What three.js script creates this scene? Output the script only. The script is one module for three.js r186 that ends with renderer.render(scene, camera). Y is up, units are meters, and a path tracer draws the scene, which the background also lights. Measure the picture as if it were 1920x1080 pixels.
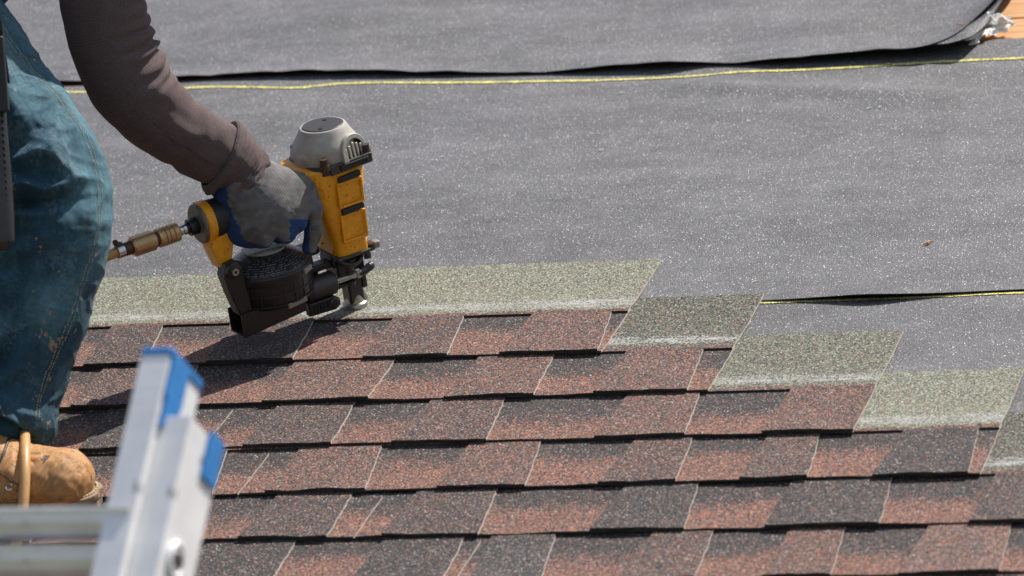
import * as THREE from 'three';
import { mergeGeometries, toCreasedNormals } from 'three/addons/utils/BufferGeometryUtils.js';
import { RoundedBoxGeometry } from 'three/addons/geometries/RoundedBoxGeometry.js';
import { createNoise3D } from 'simplex-noise';

/* ---------- camera, sky, sun, exposure ---------- */
const V = (x, y, z) => new THREE.Vector3(x, y, z);
const scene = new THREE.Scene();
const camera = new THREE.PerspectiveCamera(6.718, 16 / 9, 0.1, 5000);
camera.position.set(1.9265,-0.7133,6.4318);
camera.lookAt(camera.position.clone().add(V(-0.28672,0.12062,-0.95039)));
camera.focus = 6.860;
camera.userData.fStop = 6.5;

const PITCH = 0.51873;                                   // slope of the roof
// roof axes: x along the courses, y out of the roof, z down the slope
const roofToWorld = new THREE.Matrix4().makeRotationX(PITCH);
const onRoof = (x, y, z) => V(x, y, z).applyMatrix4(roofToWorld);
const SKY = 0.7;                                           // brightness of the sky
const sunDir = onRoof(0.155, 0.29, -0.287).normalize();

// hazy daylight: pale towards the horizon, thin high cloud, a glow of lit haze round the sun
const skyMap = (() => {
  const W = 512, H = 256, d = new Float32Array(W * H * 4), n3 = createNoise3D(() => 0.42), dir = V(0, 0, 0);
  for (let y = 0; y < H; y++) for (let x = 0; x < W; x++) {
    const el = ((y + 0.5) / H - 0.5) * Math.PI, az = ((x + 0.5) / W - 0.5) * 2 * Math.PI; dir.set(Math.cos(el) * Math.cos(az), Math.sin(el), Math.cos(el) * Math.sin(az));
    const e = Math.max(0, dir.y), t = Math.pow(e, 0.55), ang = Math.acos(Math.min(1, Math.max(-1, dir.dot(sunDir)))), p = dir.clone().divideScalar(0.25 + e).multiplyScalar(0.9);
    let c = 0.5 * n3(p.x, p.z, 1) + 0.3 * n3(p.x * 2.1, p.z * 2.1, 2) + 0.2 * n3(p.x * 4.3, p.z * 4.3, 3); c = Math.min(1, Math.max(0, (c + 0.25) / 0.7));
    const glow = 0.55 * Math.exp(-ang / 0.22) + 0.12 * Math.exp(-ang / 0.8), clear = [0.45 - 0.3 * t, 0.5 - 0.25 * t, 0.6 - 0.13 * t], o = (y * W + x) * 4;
    for (let k = 0; k < 3; k++) d[o + k] = SKY * ((clear[k] * (1 - 0.7 * c) + [0.53, 0.55, 0.58][k] * 0.7 * c) + glow * [1, 0.96, 0.9][k]);
    d[o + 3] = 1;
  }
  const m = new THREE.DataTexture(d, W, H, THREE.RGBAFormat, THREE.FloatType); m.mapping = THREE.EquirectangularReflectionMapping; m.magFilter = THREE.LinearFilter; m.needsUpdate = true; return m;
})();
scene.background = skyMap; scene.environment = skyMap;
const sun = new THREE.DirectionalLight(0xfff7ee, 5);
sun.name = 'sun';
sun.position.copy(sunDir).multiplyScalar(30);
sun.castShadow = true;
sun.shadow.mapSize.set(4096, 4096);
Object.assign(sun.shadow.camera, { left: -4, right: 4, top: 4, bottom: -4, near: 1, far: 60 });
scene.add(sun, sun.target);
const renderer = new THREE.WebGLRenderer({ antialias: true });
renderer.toneMapping = THREE.LinearToneMapping;
renderer.toneMappingExposure = 1.5;
renderer.shadowMap.enabled = true;

/* ---------- helpers ---------- */
function rngOf(seed) { return () => { seed = (seed + 0x6d2b79f5) | 0; let t = Math.imul(seed ^ (seed >>> 15), 1 | seed); t = (t + Math.imul(t ^ (t >>> 7), 61 | t)) ^ t; return ((t ^ (t >>> 14)) >>> 0) / 4294967296; }; }
const noise = createNoise3D(rngOf(11));
const fbm = (x, y, z, o = 3) => { let s = 0, a = 1, t = 0; for (let i = 0; i < o; i++) { s += a * noise(x, y, z); t += a; a *= 0.5; x *= 2.03; y *= 2.03; z *= 2.03; } return s / t; };
const clamp = (x, a = 0, b = 1) => Math.min(b, Math.max(a, x));
const lerp = (a, b, t) => a + (b - a) * t;
const sm = (a, b, x) => { const t = clamp((x - a) / (b - a)); return t * t * (3 - 2 * t); };
const mix3 = (a, b, t) => [lerp(a[0], b[0], t), lerp(a[1], b[1], t), lerp(a[2], b[2], t)];
function interp(pts) { return (x) => { if (x <= pts[0][0]) return pts[0][1]; for (let i = 1; i < pts.length; i++) if (x <= pts[i][0]) { const a = pts[i - 1], b = pts[i], p = pts[i - 2] || a, q = pts[i + 1] || b, t = (x - a[0]) / (b[0] - a[0]); const m0 = (b[1] - p[1]) / (b[0] - p[0] || 1) * (b[0] - a[0]), m1 = (q[1] - a[1]) / (q[0] - a[0] || 1) * (b[0] - a[0]); const t2 = t * t, t3 = t2 * t; return (2 * t3 - 3 * t2 + 1) * a[1] + (t3 - 2 * t2 + t) * m0 + (-2 * t3 + 3 * t2) * b[1] + (t3 - t2) * m1; } return pts[pts.length - 1][1]; }; }
const used = {};
const numbered = (n) => { if (!(n in used)) { used[n] = 0; return n; } used[n]++; return n + '_' + String(used[n]).padStart(3, '0'); };
function tag(o, label, category, group) { o.userData.label = label; o.userData.category = category; if (group) o.userData.group = group; return o; }
function setShadow(o) { o.traverse((m) => { if (m.isMesh) { m.castShadow = true; m.receiveShadow = true; } }); return o; }
function part(name, geo, mat, parent) { const m = new THREE.Mesh(geo, mat); m.name = name; parent.add(m); return m; }

// textures: every texel belongs to one grain; grains are a jittered lattice that tiles
const S8 = new Uint8Array(4097); for (let i = 0; i <= 4096; i++) { const x = i / 4096; S8[i] = Math.round(255 * (x <= 0.0031308 ? 12.92 * x : 1.055 * Math.pow(x, 1 / 2.4) - 0.055)); }
const enc = (x) => S8[Math.round(clamp(x) * 4096)];
function hash(i, j, s) { let h = Math.imul(i, 374761393) ^ Math.imul(j, 668265263) ^ Math.imul(s, 1274126177); h = Math.imul(h ^ (h >>> 13), 1274126177); h = Math.imul(h ^ (h >>> 16), 2246822519); return ((h ^ (h >>> 13)) >>> 0) / 4294967296; }
function texOf(data, W, H, srgb) { const t = new THREE.DataTexture(data, W, H, THREE.RGBAFormat); t.magFilter = THREE.LinearFilter; t.minFilter = THREE.LinearMipmapLinearFilter; t.generateMipmaps = true; t.wrapS = t.wrapT = THREE.RepeatWrapping; if (srgb) t.colorSpace = THREE.SRGBColorSpace; t.needsUpdate = true; return t; }
function grains(W, H, wm, hm, cell, seed, colour, relief = true) {
  const nx = Math.round(wm / cell), ny = Math.round(hm / cell), cw = W / nx, ch = H / ny;
  const n = nx * ny, px = new Float32Array(n), py = new Float32Array(n), hh = new Float32Array(n), cc = new Uint8Array(n * 3);
  for (let j = 0; j < ny; j++) for (let i = 0; i < nx; i++) {
    const k = j * nx + i; px[k] = hash(i, j, seed); py[k] = hash(i, j, seed + 1); hh[k] = hash(i, j, seed + 2);
    const c = colour((i + px[k]) / nx * wm, (j + py[k]) / ny * hm, hash(i, j, seed + 3), hash(i, j, seed + 4), hash(i, j, seed + 5));
    cc[k * 3] = enc(c[0]); cc[k * 3 + 1] = enc(c[1]); cc[k * 3 + 2] = enc(c[2]);
  }
  const data = new Uint8Array(W * H * 4), bump = relief ? new Uint8Array(W * H * 4) : null;
  for (let y = 0; y < H; y++) for (let x = 0; x < W; x++) {
    const fx = x / cw, fy = y / ch, ci = Math.floor(fx), cj = Math.floor(fy); let best = 9, bk = 0;
    for (let b = -1; b <= 1; b++) for (let a = -1; a <= 1; a++) {
      const i = (ci + a + nx) % nx, j = (cj + b + ny) % ny, k = j * nx + i, dx = ci + a + px[k] - fx, dy = cj + b + py[k] - fy, d = dx * dx + dy * dy;
      if (d < best) { best = d; bk = k; }
    }
    const o = (y * W + x) * 4;
    data[o] = cc[bk * 3]; data[o + 1] = cc[bk * 3 + 1]; data[o + 2] = cc[bk * 3 + 2]; data[o + 3] = 255;
    if (bump) { const v = clamp(0.35 + 0.65 * hh[bk] - 0.55 * best) * 255; bump[o] = bump[o + 1] = bump[o + 2] = v; bump[o + 3] = 255; }
  }
  return { map: texOf(data, W, H, true), bumpMap: bump ? texOf(bump, W, H, false) : null };
}
function paint(W, H, colour, relief) { // plain computed colour map, u and v in 0..1
  const data = new Uint8Array(W * H * 4), bump = relief ? new Uint8Array(W * H * 4) : null;
  for (let y = 0; y < H; y++) for (let x = 0; x < W; x++) { const o = (y * W + x) * 4, c = colour((x + 0.5) / W, (y + 0.5) / H, x, y); data[o] = enc(c[0]); data[o + 1] = enc(c[1]); data[o + 2] = enc(c[2]); data[o + 3] = 255; if (bump) { bump[o] = bump[o + 1] = bump[o + 2] = clamp(c[3] ?? 0.5) * 255; bump[o + 3] = 255; } }
  return { map: texOf(data, W, H, true), bumpMap: bump ? texOf(bump, W, H, false) : null };
}
const std = (o) => new THREE.MeshStandardMaterial(o);
const lin = (r, g, b) => new THREE.Color().setRGB(r, g, b);
const rep = (t, x, y) => { const c = t.clone(); c.repeat.set(x, y); c.needsUpdate = true; return c; };

function geom(pos, idx, uv, col, nor) { const g = new THREE.BufferGeometry(); g.setAttribute('position', new THREE.Float32BufferAttribute(pos, 3)); if (uv) g.setAttribute('uv', new THREE.Float32BufferAttribute(uv, 2)); if (col) g.setAttribute('color', new THREE.Float32BufferAttribute(col, 3)); g.setIndex(idx); if (nor) g.setAttribute('normal', new THREE.Float32BufferAttribute(nor, 3)); else g.computeVertexNormals(); return g; }
// a bent sheet with thickness: P(i, j) gives [x, y, z] of its top; group 0 faces, group 1 cut sides, group 2 the lower edge
function sheet(nx, nz, P, thick, uvOf, colOf) {
  const pos = [], uv = [], col = colOf ? [] : null, idx = [], W = nx + 1;
  for (const s of [0, 1]) for (let j = 0; j <= nz; j++) for (let i = 0; i <= nx; i++) { const p = P(i, j); pos.push(p[0], p[1] - s * thick, p[2]); uv.push(...uvOf(p[0], p[2])); if (col) col.push(...colOf(p[0], p[2])); }
  const N = W * (nz + 1);
  for (let j = 0; j < nz; j++) for (let i = 0; i < nx; i++) { const a = j * W + i, b = a + 1, c = a + W, d = c + 1; idx.push(a, c, b, b, c, d, a + N, b + N, c + N, b + N, d + N, c + N); }
  const faces = idx.length;
  const edge = (list) => { for (let k = 0; k + 1 < list.length; k++) { const a = list[k], b = list[k + 1], o = pos.length / 3; for (const q of [a, b, b + N, a + N]) { pos.push(pos[q * 3], pos[q * 3 + 1], pos[q * 3 + 2]); uv.push(uv[q * 2] + (q >= N ? 0.004 : 0), uv[q * 2 + 1]); if (col) col.push(col[q * 3], col[q * 3 + 1], col[q * 3 + 2]); } idx.push(o, o + 2, o + 1, o, o + 3, o + 2); } };
  const row = (j) => Array.from({ length: W }, (_, i) => j * W + i), column = (i) => Array.from({ length: nz + 1 }, (_, j) => j * W + i);
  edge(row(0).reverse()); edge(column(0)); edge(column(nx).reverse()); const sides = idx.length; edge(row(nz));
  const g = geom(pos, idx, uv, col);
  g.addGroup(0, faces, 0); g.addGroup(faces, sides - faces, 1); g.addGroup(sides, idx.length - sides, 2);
  return g;
}
/* ---------- materials of the roof ---------- */
// coloured mineral granules, linear albedo
const G = { black: [0.012, 0.012, 0.013], coal: [0.035, 0.034, 0.036], grey: [0.11, 0.107, 0.105], pale: [0.38, 0.36, 0.335], tan: [0.25, 0.2, 0.165], rust: [0.29, 0.108, 0.065], brick: [0.15, 0.07, 0.055], orange: [0.42, 0.19, 0.115], plum: [0.095, 0.062, 0.056], sage: [0.21, 0.225, 0.155], moss: [0.1, 0.113, 0.072], mint: [0.38, 0.4, 0.32] };
const pick = (w, h, h2) => { let t = 0; for (const k in w) t += w[k]; let x = h * t; for (const k in w) { x -= w[k]; if (x <= 0) { const c = G[k], v = 0.5 + 0.55 * h2; return [c[0] * v, c[1] * v, c[2] * v]; } } return G.coal; };
const TONES = {
  red: { black: 4, coal: 3.2, grey: 1.8, brick: 4.4, rust: 4, tan: 2, orange: 1.3, pale: 0.5, plum: 3.4 },
  rose: { black: 2.6, coal: 2.4, grey: 2.6, brick: 4, rust: 4, tan: 3, orange: 1.6, pale: 0.7, plum: 2.6 },
  umber: { black: 5, coal: 4.4, grey: 2.4, brick: 3.6, rust: 2.3, tan: 1.6, orange: 0.7, pale: 0.5, plum: 3.4 },
  brown: { black: 6.2, coal: 5.4, grey: 2.8, brick: 2.6, rust: 1.2, tan: 1.2, orange: 0.3, pale: 0.5, plum: 3.4 },
  dark: { black: 8, coal: 6.4, grey: 3.2, brick: 1.1, rust: 0.4, tan: 0.7, orange: 0.15, pale: 0.5, plum: 2 },
  slate: { black: 6, coal: 7, grey: 5.6, brick: 0.6, rust: 0.3, tan: 0.7, orange: 0.15, pale: 0.8, plum: 1.5 },
};
const mixW = (a, b, t) => { const o = {}; for (const k of new Set([...Object.keys(a), ...Object.keys(b)])) o[k] = (a[k] || 0) * (1 - t) + (b[k] || 0) * t; return o; };
const CELL = 0.0018, granular = { roughness: 0.86, bumpScale: 0.0011 };
const edgeMat = std({ ...paint(256, 64, (u, v, x, y) => { const h = 0.6 + 0.8 * hash(x >> 1, y >> 1, 5); return [0.44 * h, 0.41 * h, 0.355 * h]; }), roughness: 0.95 });
edgeMat.map.repeat.set(4, 4);
const buttShadeMat = std({ ...paint(128, 64, (u, v, x, y) => { const h = 0.5 + hash(x >> 1, y, 6); return [0.035 * h, 0.033 * h, 0.032 * h]; }), roughness: 0.95 });   // lower edge, its backlit shade painted into the dark colour
const tabMats = {}, backMats = [], headMats = {};
let seed = 100;
for (const k in TONES) { tabMats[k] = [std({ ...grains(1024, 640, 0.4, 0.25, CELL, seed += 10, (x, y, a, b, c) => { const n = fbm(x * 18, y * 18, seed, 2) * 0.35; return pick(n > 0 ? mixW(TONES[k], TONES.dark, n) : mixW(TONES[k], TONES.rose, -n * 0.6), a, b); }), ...granular }), edgeMat, buttShadeMat]; }
const DUSK = { black: 9, coal: 7, grey: 2.4, brick: 0.8, rust: 0.5, tan: 0.3, orange: 0.15, pale: 0.4, plum: 2 }, EMBER = { black: 2.2, coal: 1.8, grey: 1.2, brick: 5, rust: 6.4, tan: 1.4, orange: 2.6, pale: 0.5, plum: 1.8 };
// the back layer is sprinkled in bands: black granules above, rust granules towards the butt edge, the border ragged
for (let v = 0; v < 3; v++) backMats.push([std({ ...grains(2048, 344, 1.0, 0.168, CELL, seed += 10, (x, y, a, b) => { const t = sm(0.04, 0.11, y + 0.022 * fbm(x * 6, y * 9, seed, 3) + 0.012 * v - 0.012), r = hash(Math.floor(x * 900), Math.floor(y * 900), seed); return pick(mixW(EMBER, DUSK, clamp(t + (r - 0.5) * 0.25)), a, b); }), ...granular }), edgeMat, buttShadeMat]);
// head lap: green-grey filler granules, a bare strip of sealant film, then the first rust granules
const HEAD = { pale: [{ sage: 6, mint: 3.2, moss: 2.6, coal: 0.8, grey: 1.4, rust: 0.5, tan: 1.2 }, 1], mid: [{ sage: 5, mint: 1.4, moss: 4, coal: 2, black: 1, grey: 2.4, rust: 0.7, tan: 1 }, 1], deep: [{ sage: 3, mint: 0.8, moss: 4.4, coal: 3.4, black: 3, grey: 2.6, rust: 1, tan: 1 }, 1] };
for (const k in HEAD) headMats[k] = [std({ ...grains(2048, 420, 1.0, 0.205, CELL, seed += 10, (x, y, a, b, c) => {
  const q = y + 0.004 * fbm(x * 14, y * 30, seed, 2), cover = sm(0.006, 0.012, q) ;
  if (q < 0.006 + 0.006 * c) return pick(TONES.red, a, b);
  if (q < 0.0115 && c > 0.35) return pick({ orange: 3, rust: 5, brick: 2, sage: 2 }, a, b);
  const film = sm(0.016, 0.03, q) * (1 - sm(0.04, 0.062, q)), scrape = fbm(x * 9, y * 60, seed + 3, 3);
  if (c < film * (0.55 + 0.45 * scrape)) { const v = 0.25 + 0.08 * scrape + 0.05 * b; return [v, v * 1.01, v * 0.97]; }
  return pick(HEAD[k][0], a, b);
}), ...granular }), edgeMat, buttShadeMat];

/* ---------- the felt ---------- */
const feltTex = grains(2048, 2048, 1.1, 1.1, 0.00118, 900, (x, y, a, b, c) => {
  if (a < 0.009) { const v = 0.6 + 0.4 * b; return [v, v, v]; }  // sun glints off the felt, painted in as near-white grains
  if (a < 0.035) { const v = 0.2 + 0.22 * b; return [v * 1.02, v, v * 1.02]; }
  if (a < 0.06) return [0.17, 0.12, 0.085];
  const v = 0.05 + 0.11 * b * b + 0.012 * fbm(x * 7 * 2 / 2.2, y * 7, 3, 2); return [v * 0.985, v, v * 1.055];
});
const feltMat = std({ map: rep(feltTex.map, 1 / 1.1, 1 / 1.1), bumpMap: rep(feltTex.bumpMap, 1 / 1.1, 1 / 1.1), roughness: 0.62, bumpScale: 0.0007, vertexColors: true });
const feltEdge = std({ color: lin(0.02, 0.02, 0.022), roughness: 0.95 });
// dusty and scuffed patches of the felt, rubbed along and across the sheet
const dust = (x, z) => { const s = 1.04 + 0.24 * fbm(x * 2.2, z * 5, 4, 4) + 0.26 * fbm(x * 11, z * 26, 8, 4); return [s, s, s * (1 + 0.02 * noise(x * 3, z * 3, 9))]; };
const feltUv = (x, z) => [x, z];
const ridge = interp([[-0.1248,-1.0594], [0.0082,-1.0468], [0.1434,-1.0152], [0.3193,-0.9787], [0.4898,-0.9523]]);
const edgeUp = interp([[-2.2, [-1.434,-1.2598][1]], [-1.1078,-1.2138], [-0.979,-1.1969], [-0.8745,-1.1948], [-0.6925,-1.1774], [-0.5701,-1.1641], [-0.4764,-1.1538], [-0.2769,-1.1425], [-0.1417,-1.1352], [-0.0417,-1.1299], [0.0143,-1.1391], [0.0678,-1.1321], [0.1671,-1.116], [0.2951,-1.1186], [0.3757,-1.1187], [0.4158,-1.1589], [0.4332,-1.218], [0.4476,-1.3081], [0.467,-1.5292], [0.4851,-1.9928]]);
const liftUp = interp([[-2.2, 0.001], [[-1.1125,-1.225][0], 0.002], [[-0.8833,-1.2171][0], 0.006], [[-0.7038,-1.208][0], 0.01], [[-0.4848,-1.1787][0], 0.008], [[-0.2811,-1.1563][0], 0.003], [[-0.0532,-1.1714][0], 0.0135], [[0.0098,-1.1556][0], 0.0045], [[0.0641,-1.1459][0], 0.0035], [[0.1574,-1.1547][0], 0.0125], [[0.2835,-1.1684][0], 0.0165], [[0.3636,-1.1741][0], 0.019], [[0.4004,-1.2315][0], 0.0235], [[0.4156,-1.3025][0], 0.027], [[0.4277,-1.4053][0], 0.03], [[0.4658,-2.0992][0], 0.03]]);
const edgeMid = interp([[-2.2, [-1.1517,-0.3213][1]], [-0.2853,-0.2421], [0.122,-0.1998], [0.2989,-0.184], [0.3885,-0.1763], [0.4657,-0.1696], [0.5525,-0.1821], [0.6702,-0.1889], [0.9483,-0.1882]]);
const liftMid = interp([[-2.2, 0], [[0.1985,-0.2021][0], 0], [[0.2964,-0.1936][0], 0.001], [[0.3836,-0.1954][0], 0.006], [[0.4588,-0.1983][0], 0.011], [[0.5498,-0.194][0], 0.004], [[0.6682,-0.1985][0], 0.002], [[0.9468,-0.1978][0], 0.002]]);
// slow swells of the sheets; none under the shingles
const swellMid = (x, z) => (1 - sm(-0.52, -0.36, z)) * 0.0055 * (0.75 + 0.75 * fbm(x * 1.3, z * 4.2, 21, 2)) + 0.007 * Math.exp(-(((z - ridge(x)) / 0.03) ** 2)) * sm([-0.099,-1.0607][0], [0.0789,-1.0376][0], x) * (1 - sm([0.3568,-1.0014][0], [0.5096,-0.9815][0], x));
const hLow = (x, z) => -0.0012 + 0.0012 * noise(x * 3, z * 6, 40) * (x > 0.2 ? 1 : 0.3);
const hMid = (x, z) => { const d = Math.max(0, edgeMid(x) - z); return 0.0012 + swellMid(x, z) + liftMid(x) * Math.exp(-((d / 0.045) ** 1.6)); };
const hUp = (x, z) => { const d = Math.max(0, edgeUp(x) - z), r = sm([0.3032,-1.2943][0], [0.4619,-1.2712][0], x); return 0.0042 + swellMid(x, z) + 0.006 * (0.6 + 0.6 * fbm(x * 1.5, z * 3.5, 33, 2)) * sm(0.02, 0.2, d) + liftUp(x) * Math.exp(-((d / lerp(0.07, 0.16, r)) ** 1.5)) + 0.0016 * noise(x * 14, 3, z * 5) * Math.exp(-d / 0.1); };

function roofGroup(name) { const g = new THREE.Group(); g.name = numbered(name); g.rotation.x = PITCH; scene.add(g); return g; }
// a sheet of felt between two depths up the slope; its origin is at the middle of its lower edge
function felt(name, label, x0, x1, zTop, edge, h, nx, nz) {
  const xm = (x0 + x1) / 2, zm = edge(xm), g = sheet(nx, nz, (i, j) => { const x = lerp(x0, x1, i / nx), e = edge(x), t = 1 - (1 - j / nz) ** 1.8, z = lerp(zTop, e, t); return [x, h(x, z), z]; }, 0.0015, feltUv, dust);
  g.translate(-xm, 0, -zm);
  const m = new THREE.Mesh(g, [feltMat, feltEdge, feltEdge]); m.name = numbered(name); m.rotation.x = PITCH; m.position.copy(onRoof(xm, 0, zm)); scene.add(m);
  m.userData.at = [xm, zm];
  return tag(m, label, 'roofing felt', 'overlapping sheets of roofing felt');
}
const feltLow = felt('roofing_felt', 'lowest dark felt sheet, showing only beside the stepped green shingle ends at right', -3.4, 2.6, -0.62, () => 1.5, hLow, 240, 160);
const feltMid = felt('roofing_felt', 'wide middle felt sheet with the long yellow chalk line, behind the yellow nailer', -3.4, 2.6, [0.4824,-1.1981][1], edgeMid, hMid, 520, 260);
const feltUp = felt('roofing_felt', 'uppermost felt sheet whose lifted lower edge throws a black shadow line', -3.4, [0.4658,-2.0992][0], -3.4, edgeUp, hUp, 520, 280);
const edgeFlap = interp([[[0.284,-1.166][0], [0.2913,-1.1334][1]], [0.3713,-1.1241], [0.4131,-1.1195], [0.4383,-1.1331], [0.4504,-1.1864], [0.4558,-1.2378], [0.4593,-1.3057], [0.4783,-1.516], [0.5025,-2.0646]]);
const hFlap = (x, z) => { const d = Math.max(0, edgeFlap(x) - z), r = sm([0.326,-1.1697][0], [0.4357,-1.2751][0], x); return Math.min(hUp(x, Math.min(z, edgeUp(x))) - 0.0025, 0.0036 + swellMid(x, z) + lerp(0.012, 0.034, r) * Math.exp(-((d / 0.2) ** 1.4))) ; };
const feltFlap = felt('roofing_felt', 'curled narrow felt flap beside the bare boards and white scrap', [0.284,-1.166][0], [0.4812,-2.1848][0], -3.3, edgeFlap, hFlap, 90, 120);
for (const o of [feltLow, feltMid, feltUp, feltFlap]) { o.userData.at = undefined; delete o.userData.at; }

// snapped chalk lines: powder lying on the felt in a ragged ribbon
const chalkTex = grains(2048, 64, 1.0, 0.006, 0.0009, 77, (x, y, a, b, c) => { const e = Math.abs(y - 0.003) / 0.003, n = 0.5 + 0.5 * fbm(x * 40, y * 100, 5, 2); return c < 0.28 + 0.5 * e * e + 0.35 * (1 - n) - 0.2 ? [0.09, 0.09, 0.075] : [0.62 + 0.2 * b, 0.56 + 0.2 * b, 0.13 + 0.1 * b]; }, false);
const chalkMat = std({ map: chalkTex.map, roughness: 1 });
function chalk(parent, line, h, x0, x1, width) {
  const pos = [], uv = [], idx = [], n = 500, xm = parent.position.x, c = parent.position.clone().applyMatrix4(new THREE.Matrix4().makeRotationX(-PITCH));
  for (let i = 0; i <= n; i++) { const x = lerp(x0, x1, i / n), z = line(x), w = width * (1 + 0.3 * noise(x * 30, 7, 0)); for (const s of [-1, 1]) { const zz = z + s * w / 2; pos.push(x - c.x, h(x, zz) + 0.0009 - c.y, zz - c.z); uv.push(x, s * 0.5 + 0.5); } if (i) { const a = i * 2 - 2; idx.push(a, a + 1, a + 2, a + 1, a + 3, a + 2); } }
  const m = part('chalk_line', geom(pos, idx, uv), chalkMat, parent); m.userData.label = 'thin yellow chalk line snapped along the felt';
}
chalk(feltMid, interp([[-1.2681,-1.1805], [-1.0822,-1.1665], [-0.9757,-1.1576], [-0.8492,-1.1559], [-0.7568,-1.1415], [-0.67,-1.1278], [-0.5994,-1.1355], [-0.4512,-1.1234], [-0.2696,-1.1115], [-0.1173,-1.101], [-0.0033,-1.0978], [0.0731,-1.1042], [0.1694,-1.096], [0.3107,-1.1006], [0.4055,-1.1042], [0.5232,-1.1023], [0.6724,-1.1028]]), hMid, [-1.2681,-1.1805][0], [0.6724,-1.1028][0], 0.0085);
chalk(feltLow, interp([[0.2029,-0.1828], [0.3031,-0.1798], [0.4321,-0.1799], [0.5072,-0.1809], [0.6707,-0.1834], [0.8755,-0.1875]]), hLow, [0.2029,-0.1828][0], [0.8755,-0.1875][0], 0.0075);

/* ---------- the deck under the felt ---------- */
const deck = roofGroup('roof_deck'); deck.userData.kind = 'structure';
const plankMats = [0, 1, 2].map((k) => std({ ...paint(1024, 128, (u, v) => { const g = 0.5 + 0.5 * Math.sin((v * 9 + 1.6 * fbm(u * 3, v * 3, k * 9, 3)) * 6.28), f = fbm(u * 60, v * 5, k, 2), kn = Math.exp(-(((u - 0.35 - 0.2 * k) / 0.02) ** 2 + ((v - 0.5) / 0.12) ** 2)), w = (0.85 + 0.22 * g + 0.12 * f) * (1 - 0.6 * kn); return [0.5 * w, 0.27 * w, 0.115 * w, 0.5 + 0.4 * g]; }, true), roughness: 0.75, bumpScale: 0.0008 }));
const pg = new RoundedBoxGeometry(5.6, 0.018, 0.134, 2, 0.003);
for (let k = 0; k < 32; k++) { const m = part('plank', pg, plankMats[k % 3], deck); const z = [0.466,-1.3247][1] + 0.1395 / 2 + (k - 14) * 0.1395; m.position.set(-0.4 + 0.17 * ((k * 7) % 5), -0.0135 - 0.0005 * ((k * 3) % 4), z); }

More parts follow.
